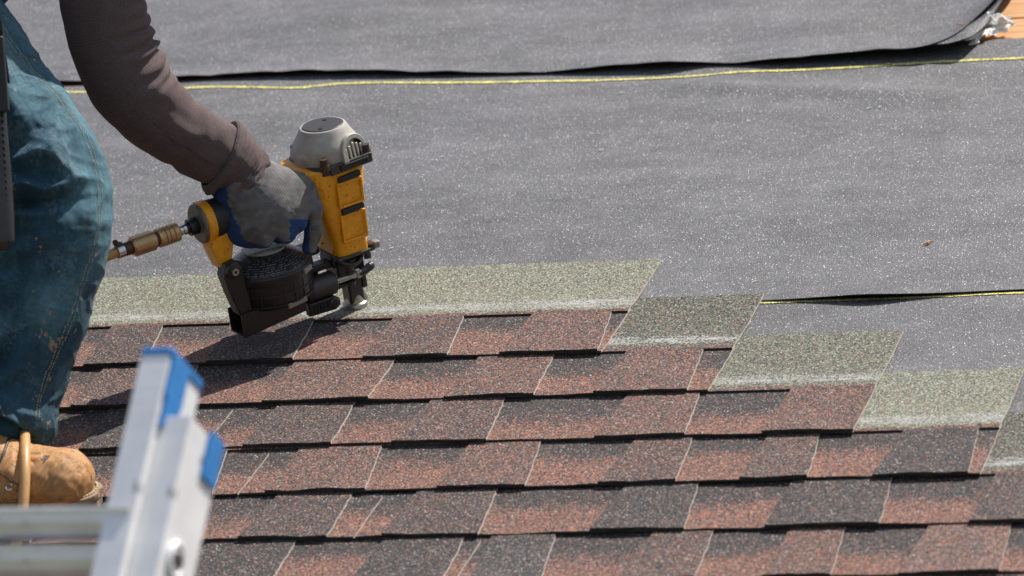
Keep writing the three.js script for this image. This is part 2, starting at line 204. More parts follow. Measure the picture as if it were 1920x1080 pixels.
/* ---------- shingles ---------- */
const shingled = roofGroup('shingled_roof'); shingled.userData.kind = 'structure';
const LEN = 0.347, BAND = 0.146, THICK = 0.003;
const under = interp([[-LEN, 0.002], [-0.24, 0.0026], [-0.2, 0.0046], [-0.11, 0.0058], [-0.06, 0.008], [-0.03, 0.0088], [0, 0.0106]]);
const wave = (x, z, s) => 0.0016 * (0.5 + 0.5 * noise(x * 4.5, s, 3)) * sm(-0.12, 0, z) + 0.0012 * noise(x * 11, s, 8) * sm(-0.08, 0, z);
const over = (x, z, s) => under(z) + THICK * sm(-0.2, -0.168, z) + THICK + wave(x, z, s);
const COURSES = [[0.0023,0.0095,[[-0.9265,0.1182,[[0.0468,0.1751,0.0668,0.1791,'umber'],[0.2813,0.3736,0.2711,0.3502,'brown'],[0.4665,0.5957,0.4544,0.5788,'brown'],[0.6983,0.8221,0.6993,0.8036,'umber'],[0.8974,1.0388,0.9049,1.02,'red']]],[-1.6987,-0.9265,[[0.051,0.1949,0.071,0.1989,'brown'],[0.2867,0.4568,0.3067,0.4608,'dark'],[0.5759,0.7254,0.5959,0.7294,'red']]],[-1.95,-1.6987,[[0.05,0.2003,0.07,0.2043,'umber']]]]],[0.1445,0.0045,[[-0.678,0.3004,[[0.0657,0.2276,0.0626,0.2044,'umber'],[0.347,0.5006,0.3487,0.4956,'red'],[0.6084,0.7348,0.6181,0.7254,'red'],[0.8182,0.9491,0.8285,0.9366,'red']]],[-1.7198,-0.678,[[0.0555,0.2227,0.0755,0.2267,'brown'],[0.315,0.4568,0.335,0.4608,'dark'],[0.5757,0.7278,0.5957,0.7318,'umber'],[0.8493,0.9761,0.8693,0.9801,'dark']]],[-1.975,-1.7198,[[0.05,0.1997,0.07,0.2037,'brown']]]]],[0.2885,0.0053,[[-0.3717,0.5255,[[0.059,0.1842,0.0622,0.1726,'brown'],[0.268,0.4011,0.2828,0.3862,'umber'],[0.5488,0.6716,0.5591,0.6579,'red'],[0.7754,0.8969,0.7827,0.904,'red']]],[-1.3365,-0.3717,[[0.0474,0.2026,0.0674,0.2066,'red'],[0.3217,0.4792,0.3417,0.4832,'brown'],[0.5972,0.7144,0.589,0.698,'brown'],[0.7864,0.9059,0.7797,0.8872,'dark']]],[-1.8758,-1.3365,[[0.0644,0.2117,0.0844,0.2157,'slate'],[0.3327,0.4919,0.3527,0.4959,'umber']]],[-2.1358,-1.8758,[[0.05,0.1956,0.07,0.1996,'umber']]]]],[0.4352,-0.0058,[[-0.2717,0.717,[[0.0362,0.1744,0.0414,0.155,'red'],[0.2738,0.392,0.2787,0.3756,'red'],[0.4886,0.5921,0.5059,0.5823,'umber'],[0.6767,0.7655,0.6827,0.7519,'umber'],[0.8493,0.972,0.8621,0.9602,'dark']]],[-1.193,-0.2717,[[0.0581,0.1916,0.0781,0.1956,'brown'],[0.3165,0.4502,0.3365,0.4542,'red'],[0.5582,0.6768,0.5451,0.6529,'umber'],[0.762,0.8852,0.7488,0.8582,'dark']]],[-1.7554,-1.193,[[0.0578,0.2317,0.0778,0.2357,'brown'],[0.3361,0.5042,0.3561,0.5082,'umber']]],[-1.9923,-1.7554,[[0.05,0.1791,0.07,0.1831,'red']]]]],[0.5754,-0.0046,[[-0.0704,0.9146,[[0.0364,0.1652,0.0451,0.1522,'brown'],[0.3109,0.4335,0.3246,0.4204,'dark'],[0.5372,0.6837,0.5435,0.6718,'dark'],[0.7954,0.9078,0.8052,0.9027,'brown']]],[-0.9775,-0.0704,[[0.0535,0.1778,0.0735,0.1818,'red'],[0.3159,0.4628,0.3359,0.4668,'umber'],[0.5604,0.6641,0.5532,0.6412,'brown'],[0.7498,0.8707,0.76,0.8625,'brown']]],[-1.7642,-0.9775,[[0.0465,0.1926,0.0665,0.1966,'brown'],[0.3298,0.4749,0.3498,0.4789,'brown'],[0.5939,0.7332,0.6139,0.7372,'umber']]],[-2.0193,-1.7642,[[0.05,0.2086,0.07,0.2126,'umber']]]]],[0.7198,-0.009,[[0.1012,1.1546,[[0.0166,0.1113,0.0121,0.0955,'slate'],[0.2092,0.3086,0.2231,0.2998,'umber'],[0.3932,0.4789,0.3987,0.468,'red'],[0.5614,0.6855,0.5745,0.6769,'rose'],[0.8108,0.9851,0.8308,0.9891,'slate']]],[-0.812,0.1012,[[0.0603,0.2057,0.0803,0.2097,'red'],[0.2968,0.438,0.3168,0.442,'red'],[0.5422,0.6693,0.5419,0.6629,'dark'],[0.7742,0.8965,0.7823,0.8889,'dark']]],[-1.8611,-0.812,[[0.0671,0.2118,0.0871,0.2158,'brown'],[0.3058,0.4762,0.3258,0.4802,'umber'],[0.5861,0.7133,0.6061,0.7173,'dark'],[0.8417,0.9888,0.8617,0.9928,'dark']]],[-2.1432,-1.8611,[[0.05,0.2151,0.07,0.2191,'brown']]]]],[0.8645,0.0,[[0.2159,1.2546,[[0.052,0.2045,0.072,0.2085,'brown'],[0.3187,0.4749,0.3387,0.4789,'umber'],[0.5725,0.7008,0.5925,0.7048,'red'],[0.8387,0.9987,0.8537,1.0037,'brown']]],[-0.8307,0.2159,[[0.055,0.2229,0.075,0.2269,'slate'],[0.3357,0.484,0.3557,0.488,'umber'],[0.6086,0.7461,0.6286,0.7501,'red'],[0.8666,0.9946,0.8866,0.9986,'red']]],[-1.845,-0.8307,[[0.0592,0.1821,0.0792,0.1861,'umber'],[0.2891,0.4333,0.3091,0.4373,'brown'],[0.5725,0.696,0.5925,0.7,'brown'],[0.8177,0.9593,0.8377,0.9633,'umber']]],[-2.1037,-1.845,[[0.05,0.1995,0.07,0.2035,'red']]]]],[1.0075,0.0,[[0.2222,1.2546,[[0.0481,0.2012,0.0681,0.2052,'umber'],[0.339,0.4671,0.359,0.4711,'brown'],[0.5878,0.7117,0.6078,0.7157,'dark'],[0.8324,0.9924,0.8474,0.9974,'brown']]],[-0.7998,0.2222,[[0.0501,0.2082,0.0701,0.2122,'umber'],[0.3221,0.461,0.3421,0.465,'brown'],[0.5561,0.6932,0.5761,0.6972,'red'],[0.8073,0.9739,0.8273,0.9779,'umber']]],[-1.8607,-0.7998,[[0.0677,0.2021,0.0877,0.2061,'red'],[0.3269,0.4633,0.3469,0.4673,'brown'],[0.5912,0.7411,0.6112,0.7451,'umber'],[0.8384,1.0107,0.8584,1.0147,'red']]],[-2.1179,-1.8607,[[0.05,0.1896,0.07,0.1936,'dark']]]]],[1.1505,0.0,[[0.1543,1.2546,[[0.05,0.215,0.07,0.219,'dark'],[0.3453,0.499,0.3653,0.503,'dark'],[0.6209,0.7837,0.6409,0.7877,'red'],[0.9003,1.0603,0.9153,1.0653,'brown']]],[-0.9596,0.1543,[[0.0689,0.2404,0.0889,0.2444,'red'],[0.3528,0.5109,0.3728,0.5149,'red'],[0.6138,0.7773,0.6338,0.7813,'umber'],[0.9168,1.0639,0.9368,1.0679,'umber']]],[-1.721,-0.9596,[[0.057,0.2113,0.077,0.2153,'umber'],[0.3115,0.4574,0.3315,0.4614,'red'],[0.5525,0.6925,0.5725,0.6965,'dark']]],[-1.9839,-1.721,[[0.05,0.2059,0.07,0.2099,'brown']]]]]];
const HEADTONE = ['pale', 'deep', 'mid', 'pale', 'deep', 'mid'];
COURSES.forEach(([a, b, list], c) => list.forEach(([x0, x1, tabs], n) => {
  const L = x1 - x0, s = c * 3.7 + n * 1.3, us = hash(c, n, 1), ragged = (t, z, amp) => amp * noise(z * 60, t * 9 + s, c);
  const head = sheet(40, 10, (i, j) => { const z = lerp(-LEN, -BAND, j / 10), t = i / 40, x = lerp(0.0012, L - 0.0012, t); return [x + (t === 1 ? ragged(1, z, 0.0008) : 0), over(x + x0, z, s), z + (j === 0 ? 0.001 * noise(x * 30, s, 0) : 0)]; }, THICK, (x, z) => [x + us, (-z - BAND) / 0.205 * 0.994 + 0.003]);
  const m = part('shingle', head, headMats[HEADTONE[c] || 'mid'], shingled);
  m.position.set(x0, 0, a + b * x0); m.rotation.y = -b;
  const back = sheet(60, 8, (i, j) => { const z = lerp(-0.163, -0.0004, j / 8), t = i / 60, x = lerp(0.0008, L - 0.0016, t); return [x + (t === 1 ? ragged(1, z, 0.0008) : 0), under(z) + THICK * 0.98 + wave(x + x0, z, s), z + (j === 8 ? 0.0012 * noise(x * 25, s, 5) : 0)]; }, THICK * 0.95, (x, z) => [x + us * 0.7, -z / 0.168]);
  part('back_layer', back, backMats[(c + n) % 3], m);
  tabs.forEach(([bl, br, tl, tr, tone], k) => {
    const q = s + k * 0.77, g = sheet(12, 10, (i, j) => { const v = j / 10, z = lerp(-BAND + 0.0003, 0.0012 + 0.0012 * noise(q, 5, 1), v), t = i / 12; let x = lerp(lerp(tl, bl, v), lerp(tr, br, v), t); if (i === 0 || i === 12) x += 0.0011 * noise(z * 45, q * 5, i); x = Math.min(x, L - 0.0002); return [x, over(x + x0, z, s) + 0.0012 * sm(-0.06, 0, z) * (0.5 + 0.5 * noise(t * 1.5, q * 3, 2)), z + (j === 10 ? 0.0012 * noise(x * 28, q, 5) : 0)]; }, THICK, (x, z) => [(x - bl) / 0.4 + hash(c, k, n) * 0.9, -z / 0.25 + hash(k, c, 9) * 0.9]);
    part('tab', g, tabMats[tone], m);
  });
}));

// the rest of the slope down to the eave, and the wall and ground it belongs to
const lower = new THREE.Mesh(new THREE.BoxGeometry(8, 0.03, 1.3), tabMats.brown[0]); lower.name = 'lower_roof'; lower.userData.kind = 'structure'; lower.rotation.x = PITCH; lower.position.copy(onRoof(0.2, -0.016, 1.16 + 0.64)); scene.add(lower);
{ const u = lower.geometry.attributes.uv; for (let i = 0; i < u.count; i++) u.setXY(i, u.getX(i) * 20, u.getY(i) * 5.2); }
const GROUND = -4.4;
const eave = onRoof(0, 0, 2.3);
const wall = new THREE.Mesh(new THREE.BoxGeometry(7.4, eave.y - GROUND - 0.12, 0.2), std({ color: lin(0.45, 0.42, 0.37), roughness: 0.9 })); wall.name = 'house_wall'; wall.userData.kind = 'structure'; wall.position.set(0.2, (eave.y - 0.12 + GROUND) / 2, eave.z - 0.45); scene.add(wall);
const lawnTex = grains(512, 512, 6, 6, 0.03, 41, (x, y, a, b) => { const v = 0.6 + 0.8 * a; return [0.085 * v, 0.088 * v, 0.05 * v]; });
const ground = new THREE.Mesh(new THREE.PlaneGeometry(4000, 4000), std({ map: rep(lawnTex.map, 700, 700), roughness: 1 })); ground.name = 'ground'; ground.userData.kind = 'structure'; ground.rotation.x = -Math.PI / 2; ground.position.y = GROUND; scene.add(ground);

/* ---------- shaping helpers ---------- */
const MM = 0.001;
const xf = (g, p = [0, 0, 0], r = [0, 0, 0]) => { const m = new THREE.Matrix4().makeRotationFromEuler(new THREE.Euler(...r)); m.setPosition(...p); return g.applyMatrix4(m); };
const clean = (g) => { const q = g.index ? g.toNonIndexed() : g.clone(); for (const k of Object.keys(q.attributes)) if (!['position', 'normal', 'uv'].includes(k)) q.deleteAttribute(k); if (!q.attributes.normal) q.computeVertexNormals(); if (!q.attributes.uv) q.setAttribute('uv', new THREE.Float32BufferAttribute(new Float32Array(q.attributes.position.count * 2), 2)); q.clearGroups?.(); return q; };
const join = (...a) => mergeGeometries(a.flat().map(clean));
// uv in metres on the object's own faces
function boxUv(g, k = 1) { g = g.index ? g.toNonIndexed() : g; if (!g.attributes.normal) g.computeVertexNormals(); const p = g.attributes.position, n = g.attributes.normal, uv = new Float32Array(p.count * 2); for (let i = 0; i < p.count; i += 3) { let ax = 0, ay = 0, az = 0; for (let j = 0; j < 3; j++) { ax += n.getX(i + j); ay += n.getY(i + j); az += n.getZ(i + j); } ax = Math.abs(ax); ay = Math.abs(ay); az = Math.abs(az); for (let j = i; j < i + 3; j++) { const x = p.getX(j), y = p.getY(j), z = p.getZ(j); const u = ax > ay && ax > az ? [z, y] : ay > az ? [x, z] : [x, y]; uv[j * 2] = u[0] * k; uv[j * 2 + 1] = u[1] * k; } } g.setAttribute('uv', new THREE.BufferAttribute(uv, 2)); return g; }
const rbox = (w, h, d, r = 1.5, p, ro, seg = 3) => xf(new RoundedBoxGeometry(w, h, d, seg, Math.min(r, w / 2.01, h / 2.01, d / 2.01)), p, ro);
const cyl = (r0, r1, h, p, ro, n = 32) => xf(new THREE.CylinderGeometry(r1, r0, h, n, 1), p, ro);
const cylX = (r0, r1, h, p, n = 32) => cyl(r0, r1, h, p, [0, 0, -Math.PI / 2], n);
// a turned profile with bevelled corners: [[r, y], ...]
const lathe = (pts, n = 48) => toCreasedNormals(new THREE.LatheGeometry(pts.map((p) => new THREE.Vector2(p[0], p[1])), n), 0.6);
const latheX = (pts, n = 48) => xf(lathe(pts.map(([r, x]) => [r, x]), n), [0, 0, 0], [0, 0, -Math.PI / 2]); // turned about x
// outline in x and y given thickness about z
function plate(pts, depth, p = [0, 0, 0], r = [0, 0, 0], bevel = 1) { const s = new THREE.Shape(pts.map((q) => new THREE.Vector2(q[0], q[1]))); const g = new THREE.ExtrudeGeometry(s, { depth: depth - 2 * bevel, bevelEnabled: true, bevelThickness: bevel, bevelSize: bevel * 0.8, bevelOffset: -bevel * 0.8, bevelSegments: 2, curveSegments: 16 }); g.translate(0, 0, -depth / 2 + bevel); return xf(g, p, r); }
// stacked rounded-square rings: rows of [y, halfx, halfz, cx, cz]
function stack(rows, e = 4, n = 72, caps = true) {
  const pos = [], idx = [], N = n + 1;
  rows.forEach(([y, a, b, cx = 0, cz = 0]) => { for (let i = 0; i <= n; i++) { const t = i / n * Math.PI * 2, c = Math.cos(t), s = Math.sin(t), k = Math.pow(Math.abs(c) ** e + Math.abs(s) ** e, -1 / e); pos.push(cx + a * c * k, y, cz + b * s * k); } });
  for (let j = 0; j + 1 < rows.length; j++) for (let i = 0; i < n; i++) { const a = j * N + i, b = a + N; idx.push(a, b, a + 1, a + 1, b, b + 1); }
  if (caps) for (const j of [0, rows.length - 1]) { const c = pos.length / 3, r = rows[j]; pos.push(r[3] || 0, r[0], r[4] || 0); for (let i = 0; i < n; i++) { const a = j * N + i; if (j) idx.push(c, a + 1, a); else idx.push(c, a, a + 1); } }
  return toCreasedNormals(geom(pos, idx, null), 0.7);
}
// tube through points with radii
function tube(pts, radii, n = 24, m = 80, capped = true) {
  const curve = new THREE.CatmullRomCurve3(pts.map((p) => V(...p)), false, 'centripetal'), rad = Array.isArray(radii) ? (t) => { const x = t * (radii.length - 1), i = Math.min(radii.length - 2, Math.floor(x)); return lerp(radii[i], radii[i + 1], sm(0, 1, x - i)); } : () => radii;
  const fr = curve.computeFrenetFrames(m, false), pos = [], uv = [], idx = [], len = curve.getLength();
  for (let j = 0; j <= m; j++) { const c = curve.getPointAt(j / m), r = rad(j / m); for (let i = 0; i <= n; i++) { const t = i / n * Math.PI * 2, q = c.clone().addScaledVector(fr.normals[j], Math.cos(t) * r).addScaledVector(fr.binormals[j], Math.sin(t) * r); pos.push(q.x, q.y, q.z); uv.push(t * r, j / m * len); } }
  for (let j = 0; j < m; j++) for (let i = 0; i < n; i++) { const a = j * (n + 1) + i, b = a + n + 1; idx.push(a, a + 1, b, a + 1, b + 1, b); }
  if (capped) for (const j of [0, m]) { const c = curve.getPointAt(j / m), o = pos.length / 3; pos.push(c.x, c.y, c.z); uv.push(0, 0); for (let i = 0; i < n; i++) idx.push(o, j * (n + 1) + i, j * (n + 1) + i + 1); }
  return geom(pos, idx, uv);
}

/* ---------- worn surfaces ---------- */
const worn = (base, chip, amount, seed, W = 512, k = 5) => paint(W, W, (u, v) => { const n = fbm(u * k * 2, v * k * 2, seed, 5), m = fbm(u * k * 9, v * k * 9, seed + 4, 3), s = Math.abs(noise(u * 3, v * 160, seed + 7)) < 0.03 * amount && noise(u * 7, v * 9, seed) > 0.25 ? 1 : 0, grime = 0.88 + 0.16 * fbm(u * k, v * k, seed + 2, 4) + 0.05 * m; const t = clamp(sm(1 - 0.62 * amount, 1.02 - 0.6 * amount, n + 0.3 * m) + 0.7 * s + sm(0.72, 0.8, m) * 0.8); return [...mix3(base.map((x) => x * grime), chip, t), 0.6 - 0.3 * t + 0.1 * m]; }, true);
const wornMat = (base, chip, amount, seed, o = {}) => { const t = worn(base, chip, amount, seed); const m = std({ map: rep(t.map, 10, 10), bumpMap: rep(t.bumpMap, 10, 10), bumpScale: 0.0002, roughness: 0.5, ...o }); return m; };
const M = {
  yellow: wornMat([0.86, 0.37, 0.008], [0.028, 0.022, 0.018], 0.72, 3, { roughness: 0.42 }),
  rubber: wornMat([0.016, 0.017, 0.019], [0.05, 0.048, 0.045], 0.3, 6, { roughness: 0.55 }),
  black: wornMat([0.012, 0.012, 0.013], [0.06, 0.055, 0.05], 0.35, 9, { roughness: 0.42 }),
  cast: wornMat([0.4, 0.385, 0.34], [0.09, 0.075, 0.06], 0.42, 12, { roughness: 0.5, metalness: 0.25 }),
  gun: wornMat([0.075, 0.07, 0.066], [0.17, 0.16, 0.15], 0.35, 15, { roughness: 0.42, metalness: 0.6 }),
  steel: wornMat([0.42, 0.4, 0.36], [0.16, 0.13, 0.1], 0.35, 18, { roughness: 0.36, metalness: 0.8 }),
  brass: wornMat([0.58, 0.38, 0.19], [0.08, 0.055, 0.035], 0.3, 21, { roughness: 0.42, metalness: 0.7 }),
  chrome: std({ color: lin(0.6, 0.6, 0.6), roughness: 0.22, metalness: 1 }),
  hole: std({ color: lin(0.008, 0.008, 0.008), roughness: 0.9 }),
  rust: wornMat([0.1, 0.055, 0.04], [0.03, 0.025, 0.022], 0.4, 24, { roughness: 0.5, metalness: 0.5 }),
  clip: wornMat([0.26, 0.23, 0.2], [0.06, 0.05, 0.045], 0.4, 27, { roughness: 0.5, metalness: 0.3 }),
  hose: wornMat([0.54, 0.3, 0.115], [0.2, 0.1, 0.04], 0.35, 30, { roughness: 0.45 }),
};

M.plate = M.clip.clone(); M.plate.color.setRGB(0.62, 0.66, 0.7);

/* ---------- the nailer: x' away from the handle, y' up its driver, z' to its right side; modelled in mm ---------- */
const TOOLYAW = 0.795;
const nailer = new THREE.Group(); nailer.name = 'roofing_nailer'; scene.add(nailer);
nailer.position.copy(onRoof(-0.2981,0.006,-0.1983)); nailer.rotation.set(PITCH, TOOLYAW, 0, 'XYZ'); nailer.scale.setScalar(0.985);
tag(nailer, 'yellow and black coil roofing nailer with grey cap, pressed onto the green shingle strip', 'nail gun');
const toMetres = (g) => boxUv(g.scale(MM, MM, MM));
const np = (name, g, mat, parent = nailer) => part(name, toMetres(Array.isArray(g) ? join(g) : g), mat, parent);
{
  // yellow housing and what is set into its right side
  const hx = interp([[98, 27], [125, 29], [170, 37], [215, 47], [234, 51]]), hz = interp([[98, 35], [130, 37], [180, 42], [215, 46], [234, 48]]), hc = interp([[98, -3], [125, -4], [170, -9], [234, -15]]);
  const rows = []; for (let i = 0; i <= 16; i++) { const y = lerp(97, 236, i / 16); rows.push([y, hx(y), hz(y), hc(y), 0]); }
  rows.unshift([95.5, hx(98) - 2.5, hz(98) - 2.5, -3, 0]); rows.push([237.5, 49, 46, -15, 0]);
  const housing = np('housing', stack(rows, 5), M.yellow);
  for (const [cy, h, z0, z1, cx] of [[193, 38, 46.2, 44.6, 0], [140, 42, 40.6, 39.2, 0]]) {
    const tilt = 0.075, f = np('side_panel', [rbox(3.6, h, 4, 1.2, [-19, 0, 0]), rbox(3.6, h, 4, 1.2, [19, 0, 0]), rbox(41, 3.6, 4, 1.2, [0, -h / 2 + 1, 0.05]), rbox(41, 3.6, 4, 1.2, [0, h / 2 - 1, 0.05])].map((g) => xf(g, [cx, cy, z0], [tilt, 0, 0])), M.yellow, nailer);
    f.userData.label = 'yellow raised frame of a side panel';
    np('panel_inlay', xf(rbox(35, h - 6, 2, 0.8), [cx, cy, z0 - 2.2], [tilt, 0, 0]), M.yellow, f);
  }
  for (const [cx, cy, z] of [[1, 218, 48.6], [1, 167, 43.6]]) np('rubber_bumper', xf(rbox(37, 9, 6, 2.5), [cx, cy, z], [0.075, 0, 0.05]), M.rubber);
  for (const [y, z, r] of [[161, -10, 4.6], [112, -20, 2], [110, -8, 1.6]]) np('screw', [cylX(r, r, 5, [hc(y) - hx(y) + 1, y, z]), cylX(r * 0.5, r * 0.5, 5.6, [hc(y) - hx(y) + 0.7, y, z], 6)], M.black);
  np('sight_ring', xf(new THREE.TorusGeometry(6.2, 1.3, 10, 28), [hc(141) - hx(141), 141, -14], [0, Math.PI / 2, 0]), M.yellow);
  np('sight_glass', cylX(5.2, 5.2, 2.4, [hc(141) - hx(141) + 1, 141, -14]), M.hole);
  np('bolt_boss', [rbox(18, 26, 16, 6, [-40, 220, 38], [0, 0.5, 0]), cyl(6, 9, 22, [-38, 208, 38])], M.yellow);

  // grey cap
  const cap = np('cap', [lathe([[0, 236], [47, 236], [48.5, 238], [48.8, 258], [47.5, 262], [45, 266.5], [41, 272], [37, 279.5], [34.5, 284.5], [33, 286.5], [30.5, 287], [30, 285.6], [0, 285.6]], 64), rbox(50, 30, 56, 14, [-24, 251, -2], [0, 0, 0.1], 6)], M.cast);
  cap.position.x = -0.004;
  np('cap_plate', lathe([[0, 284], [29.4, 284], [29.4, 287], [28.6, 287.8], [0, 288.2]], 48), M.gun, cap);
  for (const s of [-1, 1]) np('cap_hole', cyl(3.2, 3.2, 1.2, [s * 11, 288.1, s * -14 + 1]), M.hole, cap);
  const vent = np('exhaust_hood', [(() => { const s = new THREE.Shape(); s.moveTo(-23, 0); s.lineTo(-23, 12); s.absarc(0, 12, 23, Math.PI, 0, true); s.lineTo(23, 0); const h = new THREE.Path(); h.moveTo(-18, 2.5); h.lineTo(-18, 11.5); h.absarc(0, 11.5, 18, Math.PI, 0, true); h.lineTo(18, 2.5); s.holes.push(h); return xf(new THREE.ExtrudeGeometry(s, { depth: 13, bevelEnabled: true, bevelThickness: 2, bevelSize: 1.5, bevelSegments: 3, curveSegments: 24 }), [18, 238, 34.5], [-0.18, 0.3, 0]); })()], M.cast); vent.position.x = -0.004;
  for (let k = -2; k <= 2; k++) np('exhaust_slat', rbox(4.2, 25 - 3 * Math.abs(k), 3, 1, [20 + k * 7.2, 252 - Math.abs(k) * 1.4, 46.5 - k * 2.2], [-0.18, 0.3, 0]), M.cast, vent);
  np('exhaust_back', rbox(38, 27, 2, 0.8, [19, 251, 42.6], [-0.18, 0.3, 0]), M.hole, vent);

  // dark collar with its bolts
  const ring = []; for (const [y, k] of [[228.5, 0], [229.5, 1.4], [238.5, 1.4], [240, 0]]) ring.push([y, 43 + k, 49.5 + k, -5, 0]);
  const collar = np('collar', [stack(ring, 5), rbox(70, 15, 6, 2.5, [6, 236, 50.5], [0, 0, 0.03])], M.gun);
  np('collar_bar', rbox(46, 9, 4, 1.5, [10, 236, 54.2], [0, 0, 0.03]), M.black, collar);
  for (const [x, z, mat] of [[-34, 48, M.rust], [37, 43, M.gun], [37, -40, M.gun], [-34, -42, M.gun]]) { const b = np('collar_bolt', [cyl(8, 7, 9, [x, 242, z]), cyl(5.8, 5.8, 10, [x, 250, z], [0, 0, 0], 24)], mat, collar); b.userData.label = 'socket head bolt on the collar'; }
  np('lower_lip', [rbox(62, 5, 76, 2, [-2, 95, 0]), rbox(14, 9, 18, 3, [30, 98, 26])], M.gun);
  np('lip_lug', rbox(11, 11, 13, 3, [33, 99, 31]), M.clip);

  // handle
  const grip = np('grip', [tube([[-36, 206, 0], [-54, 205, 0], [-90, 203, 0], [-140, 202, 0], [-172, 203, 0], [-190, 204, 0], [-206, 204, 0]], [25, 20, 18.5, 18.5, 21, 27.5, 29.5], 36, 60), rbox(12, 60, 50, 4, [-56, 203, -4], [0, 0, 0.16])], M.rubber);
  np('yellow_band', latheX([[0, -219], [29.5, -219], [31, -217.5], [31, -207], [29.8, -205], [0, -205]].map(([r, x]) => [r, x])).translate(0, 204, 0), M.yellow, grip);
  np('end_cap', latheX([[0, -224.4], [26.8, -224.4], [29, -222.6], [29, -218], [0, -218]]).translate(0, 204, 0), M.plate, grip);
  np('handle_strut', [plate([[-219, 192], [-184, 188], [-180, 172], [-187, 150], [-190, 138], [-198, 131], [-207, 134], [-212, 150], [-218, 172]], 34, [0, 0, 4], [0, 0, 0], 3)], M.yellow, grip);
  const plug = np('air_plug', [cylX(12.5, 12.5, 14, [-231, 203, 0], 6), cylX(8, 8, 5, [-240, 203, 0])], M.black);
  np('plug_nipple', [cylX(6.2, 6.2, 22, [-250, 203, 0]), cylX(8.4, 8.4, 4, [-245, 203, 0], 24), cylX(7.6, 7.6, 3, [-251, 203, 0], 24)], M.chrome, plug);

  // trigger
  np('trigger', [plate([[-80, 196], [-62, 196], [-62, 186], [-70, 172], [-78, 150], [-86, 148], [-88, 156], [-82, 178]], 13, [0, -2, -4], [0, 0, 0], 2)], M.black);
  np('trigger_pin', [xf(new THREE.CylinderGeometry(2.4, 2.4, 16, 16), [-83, 154, -4], [Math.PI / 2, 0, 0])], M.gun);

  // canister for the coil
  const CX = -127, can = np('canister', [lathe([[0, 60], [53, 60], [58, 62], [60.5, 66], [61.5, 98], [61.5, 103], [0, 103]], 72).translate(CX, 0, 0)], M.black);
  for (let k = 0; k < 22; k++) { const t = k / 22 * 6.283; np('canister_rib', rbox(2.2, 31, 2.2, 0.8, [CX + Math.cos(t) * 61, 82, Math.sin(t) * 61], [0, -t, 0], 2), M.black, can); }
  for (const y of [67.5, 83]) np('canister_hoop', xf(new THREE.TorusGeometry(61.2, 1.1, 8, 72), [CX, y, 0], [Math.PI / 2, 0, 0]), M.black, can);
  const lid = np('canister_lid', [lathe([[60, 100], [64.5, 100.5], [65.5, 103], [65.5, 111], [64, 113], [58, 113.4], [0, 113.4]], 72).translate(CX, 0, 0), rbox(36, 14, 30, 4, [CX + 66, 108, -10]), rbox(22, 12, 16, 3, [CX - 58, 112, 12])], M.black);
  const labelTex = (() => { const W = 1024, H = 256, rnd = rngOf(5); const d = paint(W, H, (u, v, x, y) => { const row = Math.floor(v * 16), inRow = (v * 16) % 1, word = hash(Math.floor(u * 150), row, 3), dash = hash(Math.floor(u * 520), row, 4); const rub = fbm(u * 9, v * 4, 2, 3); const on = inRow > 0.3 && inRow < 0.66 && word > 0.2 && dash > 0.25 && rub < 0.35 && row > 0 && row < 15; const g = 0.014 + 0.012 * rub; return on ? [0.2, 0.2, 0.2] : [g, g, g * 1.05]; }, false); return d.map; })();
  const cone = new THREE.LatheGeometry([[63, 113.2], [59.5, 116.2], [49, 123], [38, 131], [31, 135.5], [29.5, 136.4]].map((q) => new THREE.Vector2(...q)), 72).translate(CX, 0, 0).scale(MM, MM, MM);
  const cm = part('warning_label', cone, std({ map: labelTex, roughness: 0.34 }), lid); cm.userData.label = 'domed black label ring with rows of tiny grey print';
  np('lid_plate', [lathe([[0, 134], [30.5, 134], [30.5, 137.6], [29.5, 138.4], [0, 138.6]], 48).translate(CX, 0, 0), plate([[-34, -12], [26, -20], [30, 8], [-6, 22], [-30, 14]], 2, [CX, 139.4, 0], [-Math.PI / 2, 0, 0], 0.5)], wornMat([0.46, 0.45, 0.43], [0.07, 0.06, 0.05], 0.5, 41, { roughness: 0.4 }), lid);
  for (const [x, y, z, w, t] of [[CX + 35, 107, 56, 20, 0.53], [CX + 10, 64.5, 58, 34, 0.18]]) np('clip', rbox(w, 8, 5, 1.4, [x, y, z], [0, t, 0.02]), M.clip, can);
  // hinge arm at the back of the canister and its bolt
  np('hinge_arm', [plate([[-206, 150], [-190, 152], [-182, 140], [-180, 118], [-176, 70], [-190, 62], [-198, 70], [-206, 100], [-212, 132]], 26, [0, -6, 22], [0, 0, 0], 3), rbox(36, 6, 22, 2, [-178, 108, 20]), rbox(32, 6, 22, 2, [-176, 88, 20]), rbox(30, 6, 22, 2, [-174, 68, 20]), plate([[-196, 150], [-160, 132], [-150, 118], [-176, 116], [-192, 132]], 18, [0, -3, 10], [0, 0, 0], 2)], M.black, can);
  np('hinge_bolt', [xf(lathe([[0, 0], [11, 0], [11, 5], [8, 6.5], [0, 6.5]], 28), [-198, 134, 35], [Math.PI / 2, 0, 0])], M.black, can);
  np('hinge_screw', [xf(lathe([[2.6, 0], [5.6, 0], [5.6, 5], [2.6, 5], [2.6, 1]], 6), [-198, 134, 41], [Math.PI / 2, 0, 0])], M.steel, can);
  // guard box under the canister, open towards the back
  const box = (x0, x1) => [plate([[x0, 66], [x1, 66], [x1, 40], [x0, 31]], 3, [0, 0, 38], [0, 0, 0], 0.6), plate([[x0, 66], [x1, 66], [x1, 40], [x0, 31]], 3, [0, 0, -2], [0, 0, 0], 0.6), rbox(Math.hypot(x1 - x0, 9), 3, 42, 0.6, [(x0 + x1) / 2, 36, 18], [0, 0, Math.atan2(9, x1 - x0)])];
  np('stand_box', [...box(-199, -96), rbox(3, 27, 42, 0.6, [-97, 52, 18])], M.black, can);

